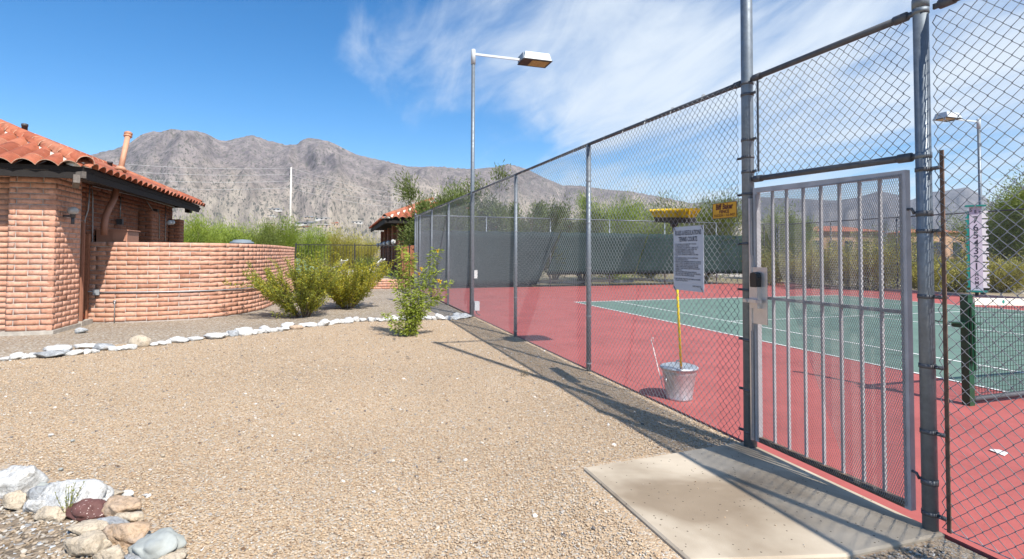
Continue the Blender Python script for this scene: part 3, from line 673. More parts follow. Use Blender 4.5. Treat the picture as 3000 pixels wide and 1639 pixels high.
# ------------------------------------------------------------------ lamp poles
def lamp(label, x, y, top, side, r=0.045, mr=None, boxes=False):
    t = thing('court_light', (x, y, 0), label, 'lamp post', 'court lights on tall poles')
    b = MB(); b.tube([(x, y, -0.06), (x, y, 3.0), (x, y, top-0.34)], [r*1.1, r, r*0.92], 20); b.build('pole', 'galv', t, True)
    b = MB(); b.lathe([(r*1.12, -0.36), (r*1.15, -0.36), (r*1.15, 0), (r*0.9, 0.015), (0.01, 0.02)], 18, (x, y, top)); b.build('pole_sleeve', 'lamp_white', t, True)
    b = MB(); b.bar((x, y+side*0.04, top-0.10), (x, y+side*1.30, top-0.10), 0.035, 0.055); b.build('arm', 'lamp_white', t)
    y0, y1 = y+side*1.27, y+side*2.02; zc = top-0.03; w0, w1 = 0.19, 0.25; h = 0.20
    vs = [(x-w1, y0, zc-h/2), (x+w1, y0, zc-h/2), (x+w1, y1, zc-h/2), (x-w1, y1, zc-h/2), (x-w0, y0+side*0.05, zc+h/2), (x+w0, y0+side*0.05, zc+h/2), (x+w0, y1-side*0.05, zc+h/2), (x-w0, y1-side*0.05, zc+h/2)]
    b = MB(); b.add(vs, [(0, 1, 5, 4), (1, 2, 6, 5), (2, 3, 7, 6), (3, 0, 4, 7), (4, 5, 6, 7), (0, 3, 2, 1)])
    hd = b.build('lamp_head', 'lamp_white', t)
    b = MB(); b.box((x, (y0+y1)/2, zc-h/2-0.012), (w1*2+0.03, abs(y1-y0)+0.03, 0.018)); b.build('lamp_frame', 'lamp_dark', hd)
    b = MB(); b.box((x, (y0+y1)/2+side*0.10, zc-h/2-0.025), (w1*1.55, abs(y1-y0)*0.62, 0.008)); b.build('lens', 'lens', hd)
    b = MB(); b.box((x, y0-side*0.012, zc-0.02), (w0*2.2, 0.02, h*0.8)); b.build('end_plate', 'lamp_blue', hd)
    if boxes:
        b = MB(); b.box((x+0.02, y+0.08, 1.02), (0.12, 0.08, 0.2)); b.build('switch_box', 'plastic_white', t)
        b = MB(); b.box((x+0.03, y+0.11, 0.24), (0.16, 0.12, 0.22)); b.build('outlet_box', 'lamp_white', t)
        b = MB(); b.tube([(x+0.02, y+0.09, 0.15), (x+0.04, y+0.12, 0.05), (x+0.05, y+0.2, 0.01)], 0.012, 6); b.build('cable', 'galv_dull', t)
    return t
lamp('tall galvanised court light pole rising from the fence beside the white border stones', 2.73, FY, 6.64, 1, 0.05, boxes=True)
lamp('thick galvanised light pole that also serves as the latch post of the white gate', 12.2, FY, 6.64, 1, 0.046)
lamp('court light on a slim pole on the far side of the court behind the scoreboard', 2.15, 15.45, 6.6, -1, 0.055)

# ------------------------------------------------------------------ gate
gate = thing('court_gate', (12.9, FY, 0.1), 'white welded steel gate with vertical bars and expanded metal in the fence', 'gate')
GA, GB, GZ0, GZT0, GZT1 = 12.275, 13.482, 0.075, 2.06, 2.03
def gz(u): return GZT0+(GZT1-GZT0)*(u-GA)/(GB-GA)
fw = 0.038
b = MB(); b.box((GA+fw/2, FY, (GZ0+gz(GA))/2), (fw, fw, gz(GA)-GZ0)); b.build('frame', 'gate_paint', gate)
b = MB(); b.box((GB-fw/2, FY, (GZ0+gz(GB))/2), (fw, fw, gz(GB)-GZ0)); b.build('frame', 'gate_paint', gate)
b = MB(); b.bar((GA+fw, FY, gz(GA)-fw/2), (GB-fw, FY, gz(GB)-fw/2), fw-0.002, fw); b.build('frame', 'gate_paint', gate)
b = MB(); b.bar((GA+fw, FY, GZ0+fw/2), (GB-fw, FY, GZ0+fw/2), fw-0.002, fw); tag(b.build('frame', 'rust', gate), 'rusty bottom rail of the gate')
b = MB(); b.bar((GA+fw, FY+0.004, 1.2), (GB-fw, FY+0.004, 1.2), 0.02, 0.022); b.build('mid_rail', 'gate_paint', gate)
for u in (12.452, 12.588, 12.738, 12.884, 13.029, 13.174, 13.309):
    for z0, z1 in ((GZ0+fw, 1.189), (1.211, gz(u)-fw)):
        b = MB(); b.box((u, FY+0.004, (z0+z1)/2), (0.016, 0.018, z1-z0)); b.build('bar', 'gate_paint', gate)
obj('expanded_metal', diag_mesh((GA+0.02, FY-0.022), (GB-0.02, FY-0.022), GZ0+0.015, gz(GB)-0.02, 0.0135, 0.032, 0.0015, 'expanded_metal', 'gate_mesh'), gate)
b = MB(); b.box((12.262, FY-0.012, 1.03), (0.014, 0.07, 1.9)); b.build('strike_strip', 'brushed', gate)
b = MB(); b.box((12.348, FY-0.034, 1.215), (0.165, 0.006, 0.44)); pl = b.build('lock_plate', 'brushed', gate)
b = MB(); b.box((12.268, FY-0.03, 1.23), (0.02, 0.03, 0.6)); b.build('lock_plate', 'brushed', gate)
lk = MB()
prof_ = [(-0.036, 1.285), (-0.040, 1.36), (-0.034, 1.392), (0, 1.40), (0.034, 1.392), (0.040, 1.36), (0.036, 1.285)]
m_ = len(prof_); c = 12.335
vs = [(c+x, FY-0.038, z) for x, z in prof_]+[(c+x*0.88, FY-0.082, z-0.004) for x, z in prof_]
lk.add(vs, [(i, (i+1) % m_, m_+(i+1) % m_, m_+i) for i in range(m_)]+[tuple(m_+i for i in range(m_-1, -1, -1))])
lock = lk.build('keypad_lock', 'black_plastic', gate)
b = MB(); b.box((12.335, FY-0.058, 1.20), (0.078, 0.042, 0.165)); b.build('lock_body', 'brushed', gate)
b = MB(); b.box((12.335, FY-0.085, 1.175), (0.12, 0.05, 0.028)); b.box((12.290, FY-0.105, 1.175), (0.03, 0.045, 0.024)); b.build('lever_handle', 'brushed', gate)
for z in (1.80, 0.30):
    b = MB(); b.tube([(GB-0.005, FY-0.005, z), (GB+0.028, FY-0.012, z), (GB+0.04, FY-0.006, z-0.03)], 0.008, 8); ring(b, PX, PY, z-0.03, 0.038, 0.03); b.build('hinge', 'galv_dull', gate, True)

# ------------------------------------------------------------------ lettering
def lettering(parent, body, size, mw, mat, name='lettering', align='CENTER', sx=1.0, spacing=1.0, bold=0.0, res=2):
    cu = bpy.data.curves.new('tmp', 'FONT'); cu.body = body; cu.size = size; cu.align_x = align; cu.resolution_u = res
    cu.space_character = spacing; cu.offset = bold; cu.fill_mode = 'FRONT'
    o = bpy.data.objects.new('tmp', cu); COL.objects.link(o)
    dg = bpy.context.evaluated_depsgraph_get(); dg.update()
    me = bpy.data.meshes.new_from_object(o.evaluated_get(dg)); bpy.data.objects.remove(o)
    me.transform(Matrix.Diagonal((sx, 1, 1, 1))); me.materials.clear(); me.materials.append(M[mat]); me.name = name
    return obj(name, me, parent, mw)
FACE = Matrix.Rotation(R(90), 4, 'X')      # upright, facing -Y
def T(x, y, z, r=None): return Matrix.Translation((x, y, z)) @ (r if r is not None else FACE)

SY = MY-0.012
sg = thing('rules_sign', (11.476, SY, 1.2), 'grey-white rules and regulations board wired to the chain-link fence', 'sign')
b = MB(); b.box((11.476, SY, 1.495), (0.452, 0.004, 0.60)); b.build('panel', 'sign_white', sg)
for x in (11.27, 11.683):
    for z in (1.21, 1.78):
        b = MB(); b.tube([(x-0.02, SY-0.003, z+0.022), (x, SY-0.006, z), (x+0.012, SY-0.003, z-0.02)], 0.003, 5); b.build('wire_tie', 'rust', sg)
ty = SY-0.0035
lettering(sg, 'RULES & REGULATIONS', 0.062, T(11.476, ty, 1.715), 'ink', sx=0.60, bold=0.0012)
lettering(sg, 'TENNIS COURTS', 0.062, T(11.476, ty, 1.655), 'ink', sx=0.60, bold=0.0012)
RULES = ['1.  USE OF THE TENNIS COURTS IS RESTRICTED TO THE HOURS', '     BETWEEN 6:00 A.M. AND 10:00 P.M. DAILY.', '2.  USE OF THE TENNIS COURTS IS RESTRICTED TO TENNIS. NO PETS,',
 '     BIKES, SKATES, SKATEBOARDS, ETC. OR BALL PLAYING OTHER', '     THAN TENNIS IS PERMITTED ON THE TENNIS COURT.', '3.  ALL PLAYERS MUST WEAR REGULATION TENNIS SHOES.',
 '4.  FOOD OR GLASS CONTAINERS ARE PROHIBITED ON THE TENNIS', '     COURT.', '5.  PERSONS RESERVING THE TENNIS COURT ON A SIGN-UP BOARD', '     SHALL HAVE PRECEDENCE FOR PLAY.',
 '6.  RESERVATIONS CANNOT BE MADE MORE THAN 48 HOURS IN ADVANCE', '     OF PLAY. DOUBLES PLAY CAN RESERVE FOR TWO HOURS. SINGLES CAN', '     RESERVE FOR ONE AND ONE HALF HOURS. IF THE COURT IS NOT',
 '     CLAIMED BY 10 MINUTES AFTER THE TIME RESERVED, IT BECOMES', '     AVAILABLE TO THE FIRST WAITING PLAYERS FOR THE ENTIRE TIME OF', '     THE RESERVATION.',
 '7.  WHEN YOUR PLAY TIME IS FINISHED, LEAVING TENNIS BALLS,', '     CANS, OR LIDS, OR ANY OTHER DEBRIS ON THE COURT IS PROHIBITED.', '     DEPOSIT SUCH LITTER IN THE RECEPTACLE PROVIDED.', '',
 '8.  NIGHT PLAYERS MUST TURN OFF THE LIGHTS WHEN PLAY HAS ENDED.', '     WE ALL PAY FOR THE ELECTRICITY!']
for i, line in enumerate(RULES):
    if line: lettering(sg, line, 0.0195, T(11.265, ty, 1.622-i*0.0163), 'ink', 'lettering', 'LEFT', 0.60, bold=0.0002, res=1)
lettering(sg, 'BOARD OF DIRECTORS', 0.0195, T(11.668, ty, 1.235), 'ink', 'lettering', 'RIGHT', 0.60, bold=0.0002, res=1)

ys = thing('maker_sign', (11.977, SY, 1.84), 'small yellow fence maker plate wired to the mesh next to the gate pole', 'sign')
tilt = Matrix.Rotation(R(-0.5), 4, 'Y')
b = MB(); b.box((11.977, SY, 1.906), (0.296, 0.003, 0.132)); b.build('plate', 'sign_yellow', ys)
b = MB()
for x, z, w, h in ((11.977, 1.9705, 0.292, 0.004), (11.977, 1.8415, 0.292, 0.004), (11.8305, 1.906, 0.004, 0.132), (12.1235, 1.906, 0.004, 0.132)): b.box((x, SY-0.003, z), (w, 0.002, h))
b.build('border', 'rust', ys)
lettering(ys, 'Biff Baker', 0.066, T(11.977, ty, 1.917), 'ink_maroon', sx=0.82, bold=0.0022)
lettering(ys, 'FENCE', 0.036, T(11.977, ty, 1.884), 'ink_maroon', sx=1.15, bold=0.0012)
lettering(ys, 'TUCSON \u2022 323-9427', 0.030, T(11.977, ty, 1.855), 'ink_maroon', sx=0.98, bold=0.0005)

# ------------------------------------------------------------------ trash can, broom, cane
CX, CYc = 10.80, -3.66
can = thing('trash_can', (CX, CYc, 0), 'small galvanised lidded trash can standing on the red court behind the fence', 'trash can')
b = MB(); prof_ = [(0.128, 0.0), (0.134, 0.0), (0.136, 0.02), (0.133, 0.025), (0.172, 0.27), (0.176, 0.275), (0.176, 0.29), (0.18, 0.315), (0.186, 0.32), (0.182, 0.33)]
vs = []; nn = 48
for r, z in prof_:
    for k in range(nn):
        rr_ = r*(1+(0.016 if (k % 4 < 2 and 0.03 < z+0.01 < 0.28) else 0)); a = 2*math.pi*k/nn; vs.append((CX+rr_*math.cos(a), CYc+rr_*math.sin(a), z))
b.add(vs, [(i*nn+k, i*nn+(k+1) % nn, (i+1)*nn+(k+1) % nn, (i+1)*nn+k) for i in range(len(prof_)-1) for k in range(nn)]+[tuple(range(nn-1, -1, -1))]); b.build('body', 'zinc', can, True)
b = MB(); b.lathe([(0.186, 0.325), (0.197, 0.318), (0.199, 0.338), (0.19, 0.345), (0.15, 0.358), (0.145, 0.353), (0.08, 0.368), (0.01, 0.372)], 40, (CX, CYc, 0)); lid = b.build('lid', 'zinc', can, True)
b = MB(); b.tube([(CX-0.05, CYc, 0.366), (CX-0.045, CYc, 0.392), (CX, CYc, 0.404), (CX+0.045, CYc, 0.392), (CX+0.05, CYc, 0.366)], 0.007, 8); b.build('handle', 'zinc', lid, True)
for s in (-1, 1):
    b = MB(); b.tube([(CX+0.03*s-0.0, CYc-0.178, 0.24), (CX+0.05*s, CYc-0.195, 0.21), (CX+0.03*s, CYc-0.19, 0.18)], 0.005, 6); b.build('side_handle', 'zinc', can, True)
broom = thing('push_broom', (10.99, -3.76, 0.36), 'yellow-bristled push broom standing upside down on the trash can', 'broom')
h0, h1 = Vector((10.985, -3.765, 0.36)), Vector((11.075, -3.90, 1.80))
b = MB(); b.tube([h0, h1], 0.0125, 12); b.build('handle', 'handle_yellow', broom, True)
b = MB(); b.tube([h0-Vector((0, 0, 0.001)), h0+(h1-h0)*0.02], 0.0135, 12); b.build('tip', 'rust', broom, True)
hb = (h1-h0).normalized(); hx = Vector((0.93, -0.1, 0.10)).normalized(); hx = (hx-hb*hx.dot(hb)).normalized(); hy = hb.cross(hx)
Rb = Matrix((hx, hy, hb)).transposed()
b = MB(); b.tube([h1-hb*0.035, h1+hb*0.06], [0.02, 0.028], 10); b.bar(h1+hb*0.02, h1+hb*0.06, 0.07, 0.05, hy); b.build('socket', 'black_plastic', broom, True)
b = MB(); hc = h1+hb*0.083; b.box(hc, (0.70, 0.072, 0.05), Rb)
for k in range(12): b.box(hc+hx*(-0.32+0.058*k)-hy*0.0, (0.034, 0.078, 0.056), Rb)
b.build('block', 'black_plastic', broom)
tufts = []; top_c = hc+hb*0.02
for i in range(2200):
    fx = random.uniform(-0.345, 0.345); fy = random.uniform(-0.032, 0.032)
    p0 = top_c+hx*fx+hy*fy; q = p0+hb*(0.085+random.uniform(-0.006, 0.006))+hx*(fx*0.16+random.gauss(0, 0.006))+hy*(fy*1.1+random.gauss(0, 0.005))
    tufts.append([tuple(p0), tuple((p0+q)/2), tuple(q)])
obj('bristles', wires(np.array(tufts), 0.0045, 'bristles', 'bristle'), broom)
cn = thing('hooked_cane', (10.56, -3.62, 0), 'thin white hooked cord and stick leaning against the trash can', 'cane')
p = [onY(1946, 1150, -3.70), onY(1928, 1080, -3.66), onY(1914, 1020, -3.62), onY(1908, 998, -3.6), onY(1909, 990, -3.6), onY(1913, 990, -3.6), onY(1915, 1001, -3.6)]
b = MB(); b.tube(p, 0.0045, 6); b.build('stick', 'cord_white', cn, True)

# ------------------------------------------------------------------ net, net post and score board
NX, NY = 11.885, -0.96
net = thing('tennis_net', (NX, 5.5, 0), 'black tennis net with cream top band strung between dark green posts', 'tennis net')
for y in (NY, 11.93):
    s = 1 if y < 0 else -1
    b = MB(); b.box((NX, y, 0.555), (0.075, 0.075, 1.11)); b.box((NX, y, 1.12), (0.09, 0.09, 0.02)); pst = b.build('net_post', 'green_paint', net)
    b = MB(); b.box((NX+0.052, y+0.0, 0.74), (0.022, 0.05, 0.62)); b.tube([(NX+0.07, y, 0.92), (NX+0.07, y, 0.36)], 0.010, 8); b.build('winder_channel', 'green_paint', pst)
b = MB(); b.bar((NX-0.16, NY-0.20, 0.845), (NX+0.05, NY+0.10, 0.835), 0.11, 0.012); b.box((NX-0.04, NY-0.05, 0.81), (0.10, 0.08, 0.035)); b.build('ball_shelf', 'green_paint', net)
L_ = []
y0n, y1n = NY+0.07, 11.86
def net_top(y): t = (y-5.485)/6.4; return 0.93+0.12*t*t
ysn = np.arange(y0n, y1n, 0.045)
b1 = [[(NX, y, 0.06), (NX, y, net_top(y)-0.03)] for y in ysn]
hz_ = []
for k in range(20):
    f = k/19; yy = np.linspace(y0n, y1n, 25); hz_.append([(NX+0.002, y, 0.06+(net_top(y)-0.06)*f) for y in yy])
b1 = np.array(b1); V1 = wires(b1, 0.0027, 'net_mesh', 'net_black'); V2 = wires(np.array(hz_), 0.0027, 'net_mesh', 'net_black')
obj('net_mesh', V1, net); obj('net_mesh', V2, net)
b = MB(); yy = np.linspace(y0n, y1n, 30)
for i in range(29): b.bar((NX, yy[i], net_top(yy[i])+0.01), (NX, yy[i+1]+0.001, net_top(yy[i+1])+0.01), 0.02, 0.075)
b.build('top_band', 'tape', net)
b = MB(); b.tube([(NX, y0n, 0.055), (NX, y1n, 0.055)], 0.03, 10); b.build('bottom_pole', 'galv_dull', net, True)
b = MB(); b.tube([(NX, y0n-0.01, 0.06), (NX, y0n-0.01, 0.98)], 0.018, 8); b.build('side_dowel', 'net_black', net, True)
b = MB(); b.box((NX, 5.485, 0.47), (0.008, 0.05, 0.9)); b.build('centre_strap', 'tape', net)
for y in (NY+0.55, NY+1.45): b = MB(); b.lathe([(0.02, -0.012), (0.02, 0.012)], 10, (NX+0.0, y, net_top(y)+0.012), Matrix.Rotation(R(90), 3, 'Y')); b.build('band_rivet', 'teal', net)

sb = thing('score_keeper', (NX, NY, 1.13), 'tall set score board with lilac-shaded face, teal and white flip tabs on the net post', 'score board')
nrm = Vector((0.62, -0.78, 0)).normalized(); ax = Vector((-nrm.y, nrm.x, 0)); o_ = Vector((NX+0.03, NY-0.03, 0))+Vector((RT.x, RT.y, 0))*0.10
SR = Matrix((ax, Vector((0, 0, 1)), nrm)).transposed()      # local x right, y up, z out
ax = SR @ Vector((1, 0, 0)); SR4 = SR.to_4x4()
def sp3(x, z, d=0.0): return o_+ax*x+nrm*d+Vector((0, 0, z))
b = MB(); b.box(sp3(0, 1.605), (0.098, 0.86, 0.012), SR); b.build('board', 'score_face_shaded', sb)
b = MB(); b.tube([sp3(0, 1.12, -0.01), sp3(0, 1.20, -0.01)], 0.016, 8); b.build('stem', 'black_plastic', sb)
for z in (2.043, 1.165): b = MB(); b.box(sp3(0.0, z), (0.165, 0.016, 0.07), SR); b.build('end_cap', 'teal', sb)
for k in range(9):
    z = 1.955-k*0.089
    pts2 = [(0, 0.036), (0.058, 0.034), (0.060, 0.018), (0.040, 0.012), (0.034, -0.004), (0.040, -0.022), (0.060, -0.030), (0.058, -0.040), (0, -0.040)]
    for s, mt, off in ((1, 'score_white', 0.048), (-1, 'teal', 0.050)):
        b = MB(); q = len(pts2); k_ = 0.85 if s > 0 else 0.5
        vs = [sp3(s*(off+x*k_), z+y, 0.004) for x, y in pts2]+[sp3(s*(off+x*k_), z+y, -0.004) for x, y in pts2]
        b.add(vs, [(i, (i+1) % q, q+(i+1) % q, q+i) for i in range(q)])
        tr = tessellate_polygon([[Vector((x, y, 0)) for x, y in pts2]])
        b.add(vs, [tuple(t) for t in tr]+[tuple(q+i for i in t[::-1]) for t in tr]); b.build('flip_tab', mt, sb)
def slett(txt, z, size, x=0.0, sx=1.0): lettering(sb, txt, size, Matrix.Translation(sp3(x, z, 0.0075)) @ SR4, 'ink', sx=sx, bold=0.001)
for i, ch in enumerate('SET'): slett(ch, 1.985-i*0.016, 0.045, -0.036+0.036*i, 0.8)
for i, ch in enumerate('7654321'): slett(ch, 1.868-i*0.080, 0.098, 0, 0.95)
for i, ch in enumerate('HOME'): slett(ch, 1.322-i*0.042, 0.046, 0, 0.9)

lq = G(2925, 1328); lt = MB(); lt.add([(lq.x-0.05, lq.y-0.02, 0.012), (lq.x+0.06, lq.y-0.035, 0.004), (lq.x+0.05, lq.y+0.03, 0.016), (lq.x, lq.y+0.012, 0.026), (lq.x-0.07, lq.y+0.03, 0.005)], [(0, 1, 2, 3), (0, 3, 4)])
tag(lt.build('paper_scrap', 'score_white'), 'crumpled white scrap of paper lying on the red court', 'litter')
# ------------------------------------------------------------------ far end and far side fences of the court
def far_fence(label, a, b_, n, z1, mid=None):
    a, b_ = Vector((*a, 0)), Vector((*b_, 0)); t = thing('chain_link_fence', (a+b_)/2, label, 'fence')
    for i in range(n+1):
        p = a+(b_-a)*i/n; b = MB(); b.tube([p-Vector((0, 0, 0.05)), p+Vector((0, 0, z1))], 0.03, 8); b.build('post', 'galv_dull' if mid else 'galv', t, True)
    for i in range(n):
        p, q = a+(b_-a)*i/n, a+(b_-a)*(i+1)/n; up = Vector((0, 0, z1-0.01)); b = MB(); b.tube([p+up, q+up], 0.025, 8); b.build('top_rail', 'galv_dull' if mid else 'galv', t, True)
    obj('chain_link_mesh', diag_mesh((a.x, a.y), (b_.x, b_.y), 0.03, z1-0.02, 0.072, 0.072, 0.0019, 'chain_link_mesh', 'wire_far'), t)
    return t
ef = far_fence('chain-link fence with pale top rail across the end of the court behind the windscreens', (-7.75, -3.9), (-7.75, 14.75), 6, 3.2)
sf = far_fence('dark chain-link fence along the far side of the court against the desert scrub', (-7.75, 14.75), (-7.5, 15.35), 1, 3.2, True)
sf.name = 'chain_link_fence'
sf2 = far_fence('chain-link fence with dark posts on the far long side of the court', (-7.4, 15.4), (28, 15.4), 11, 3.15, True)
b = MB(); b.tube([(-7.4, 15.4, 1.45), (-4.2, 15.4, 1.45)], 0.02, 6); b.build('mid_rail', 'galv_dull', sf2)
def screen(label, q4, mat, seed):        # bottom-left, bottom-right, top-right, top-left as (y, z)
    bl2, br2, tr2, tl2 = (Vector(q_) for q_ in q4); nx_, nz_ = 70, 9; vs = []
    for j in range(nz_):
        for i in range(nx_):
            u, v = i/(nx_-1), j/(nz_-1); q_ = bl2.lerp(br2, u).lerp(tl2.lerp(tr2, u), v)
            sagz = -0.035*abs(math.sin(u*nx_*0.32+seed))*(1 if j in (0, nz_-1) else 0.4)*(1 if j else -0.6)
            dx = 0.05*(vnoise(np.array([q_.x*1.3+seed]), np.array([q_.y*0.8]), 4)[0]-0.3)+0.025*math.sin(q_.x*5.2+q_.y*2.0+seed)*v*(1-v)*2
            vs.append((-7.70+dx, q_.x, q_.y+sagz))
    b = MB(); b.add(vs, [(j*nx_+i, j*nx_+i+1, (j+1)*nx_+i+1, (j+1)*nx_+i) for j in range(nz_-1) for i in range(nx_-1)])
    o = b.build('windscreen', mat, None, True); tag(o, label, 'windscreen')
    md = o.modifiers.new('cloth thickness', 'SOLIDIFY'); md.thickness = 0.004
Wd = lambda px, py: (lambda v: (v.y, v.z))(onX(px, py, -7.70))
screen('dense slate windscreen reaching the ground at the corner of the court', [(-3.85, 0.06), Wd(1572, 836), Wd(1640, 680), (-3.85, 2.56)], 'screen_a', 1.0)
screen('pale see-through windscreen hung in the middle of the end fence', [Wd(1600, 806), Wd(1858, 804), Wd(1898, 684), Wd(1644, 680)], 'screen_b', 2.3)
screen('grey-green windscreen behind the rules sign', [Wd(1861, 804), (13.6, 0.50), (13.6, 2.55), Wd(1901, 684)], 'screen_c', 3.9)
# ------------------------------------------------------------------ slump-block masonry
def brick_mesh(seed, L=0.388, H=0.092, D=0.09):
    rg = random.Random(seed); nx, nz = 5, 3; vs = []; fs = []
    for j in range(nz):
        for i in range(nx):
            x = (i/(nx-1)-0.5)*L; z = (j/(nz-1)-0.5)*H; edge = i in (0, nx-1) or j in (0, nz-1)
            y = rg.uniform(0.001, 0.006)-(0.005 if edge else 0.0)
            if j != 1: z += rg.uniform(-0.004, 0.004)
            vs.append((x+rg.uniform(-0.003, 0.003), y, z))
    for j in range(nz-1):
        for i in range(nx-1): a = j*nx+i; fs.append((a+1, a, a+nx, a+nx+1))
    border = list(range(nx))+[nx*j+nx-1 for j in range(1, nz)]+[nx*(nz-1)+i for i in range(nx-2, -1, -1)]+[nx*j for j in range(nz-2, 0, -1)]
    o = len(vs); vs += [(vs[k][0], -D, vs[k][2]) for k in border]; m = len(border)
    fs += [(border[k], border[(k+1) % m], o+(k+1) % m, o+k) for k in range(m)]
    b = MB(); b.add(vs, fs); return b
BV = [brick_mesh(s) for s in range(6)]
BRICK_ME = {k: [b.mesh('brick', k, True) for b in BV] for k in ('brick', 'brick_shaded')}
def lay(bricks, parent, mat, limit=300):       # bricks: [(matrix, x-scale)], nearest first
    for k, (mw, sx) in enumerate(bricks[:limit]):
        obj('brick', BRICK_ME[mat][random.randrange(6)], parent, mw @ Matrix.Diagonal((sx, 1, random.uniform(0.97, 1.03), 1)))
    if bricks[limit:]:
        b = MB()
        for mw, sx in bricks[limit:]:
            q = BV[random.randrange(6)]; mm = mw @ Matrix.Diagonal((sx, 1, 1, 1)); b.add([mm @ Vector(v) for v in q.v], q.f)
        o = b.build('brick', mat, parent, True); o['kind'] = 'stuff'
CH = 0.1035
def course_path(pos, L, z0, nc, skip=None, bl=0.405, sh=0.0):
    out = []
    for c in range(nc):
        z = z0+CH*(c+0.5); s = -(bl/2 if c % 2 else 0)-sh
        while s < L-0.03:
            a, b = max(0, s+0.008), min(L, s+bl-0.008); s += bl
            if b-a < 0.05: continue
            m = (a+b)/2
            if skip and skip(m, z): continue
            (x, y), ang = pos(m)
            mw = Matrix.Translation((x, y, z)) @ Matrix.Rotation(ang+random.gauss(0, 0.006), 4, 'Z') @ Matrix.Rotation(random.gauss(0, 0.004), 4, 'Y') @ Matrix.Translation((0, random.uniform(-0.003, 0.004), 0))
            out.append((mw, (b-a)/0.388))
    return out
def straight(a, b):                             # face on the left of a->b rotated so local +y is outward
    a, b = Vector(a), Vector(b); d = (b-a).normalized(); ang = math.atan2(d.y, d.x)
    return (lambda s: ((a.x+d.x*s, a.y+d.y*s), ang)), (b-a).length
def near_first(br): return sorted(br, key=lambda q: (q[0].translation-CAM).length)

# curved garden wall
ctrl = [(1.66, -12.40), (1.78, -11.7), (1.70, -10.75), (1.38, -9.92), (0.62, -9.38), (-0.4, -9.08), (-1.5, -8.96), (-3.2, -8.88), (-5.5, -8.85), (-7.85, -8.85)]
def catmull(P, n=14):
    P = [Vector(p) for p in P]; out = []
    for i in range(len(P)-1):
        p0, p1, p2, p3 = P[max(i-1, 0)], P[i], P[i+1], P[min(i+2, len(P)-1)]
        for k in range(n):
            t = k/n; out.append(0.5*((2*p1)+(p2-p0)*t+(2*p0-5*p1+4*p2-p3)*t*t+(3*p1-p0-3*p2+p3)*t**3))
    return out+[P[-1]]
GP = catmull(ctrl); GS = [0]
for i in range(1, len(GP)): GS.append(GS[-1]+(GP[i]-GP[i-1]).length)
def gpos(s, off=0.0):
    s = min(max(s, 0), GS[-1]-1e-4); i = max(k for k in range(len(GS)-1) if GS[k] <= s)
    d = (GP[i+1]-GP[i]).normalized(); p = GP[i]+d*(s-GS[i]); nrm_ = Vector((d.y, -d.x))
    return ((p.x+nrm_.x*off, p.y+nrm_.y*off), math.atan2(-d.y, -d.x))
gw = thing('garden_wall', (1.4, -10, 0), 'curved wall of pale salmon slump blocks enclosing the service yard', 'wall')
WH = 17*CH+0.01
out_ = [gpos(s, -0.006)[0] for s in np.linspace(0, GS[-1], 120)]; in_ = [gpos(s, -0.19)[0] for s in np.linspace(0, GS[-1], 120)]
MB().prism(out_+in_[::-1], -0.05, WH-0.012).build('mortar', 'mortar', gw)
GB_ = course_path(lambda s: gpos(s), GS[-1], 0.0, 17)
lay(near_first(GB_), gw, 'brick')
ends = course_path(*straight((-7.86, -8.85+0.0), (-7.86, -9.05)), 0.0, 17)
b = MB()
sL = [0.62+0.02*k for k in range(0)]
cp = [Vector((*gpos(s, 0.03)[0], 0.66-0.008*s)) for s in np.linspace(0.30, 6.6, 40)]
MB().tube(cp, 0.013, 8).build('conduit', 'conduit', gw, True)
x, y = gpos(0.26, 0.045)[0]; b = MB(); b.box((x, y, 0.655), (0.075, 0.115, 0.115), 0.1); b.build('junction_box', 'grey_box', gw)
c0 = gpos(0.20, 0.03)[0]
MB().tube([(c0[0], c0[1], 0.665), (c0[0], c0[1]-0.12, 0.675), (c0[0]-0.01, c0[1]-0.19, 0.72), (c0[0]-0.02, c0[1]-0.22, 0.82), (c0[0]-0.02, c0[1]-0.22, 1.7), (c0[0]-0.02, c0[1]-0.21, 2.25), (c0[0]-0.03, c0[1]-0.16, 2.45), (c0[0]-0.04, c0[1]-0.14, 3.0)], 0.014, 8).build('conduit', 'conduit', gw, True)
x, y = gpos(0.62, 0.04)[0]; b = MB(); b.tube([(x, y, -0.02), (x, y, 0.40), (x, y-0.005, 0.46)], 0.013, 8); b.tube([(x, y-0.03, 0.46), (x, y+0.03, 0.46)], 0.018, 8); b.build('standpipe', 'conduit', gw, True)
oc = thing('extension_cable', (c0[0], c0[1]-0.2, 0), 'orange cable dropping down the shaded corner beside the doorway to the ground', 'cable')
b = MB(); b.tube([(c0[0]+0.0, c0[1]-0.235, 0.36), (c0[0]+0.01, c0[1]-0.22, 0.2), (c0[0]+0.03, c0[1]-0.2, 0.0)], 0.011, 6); b.tube([(c0[0]+0.01, c0[1]-0.215, 0.33), (c0[0]+0.03, c0[1]-0.17, 0.15), (c0[0]+0.05, c0[1]-0.13, 0.0)], 0.011, 6); b.build('cable_run', 'orange_cable', oc, True)

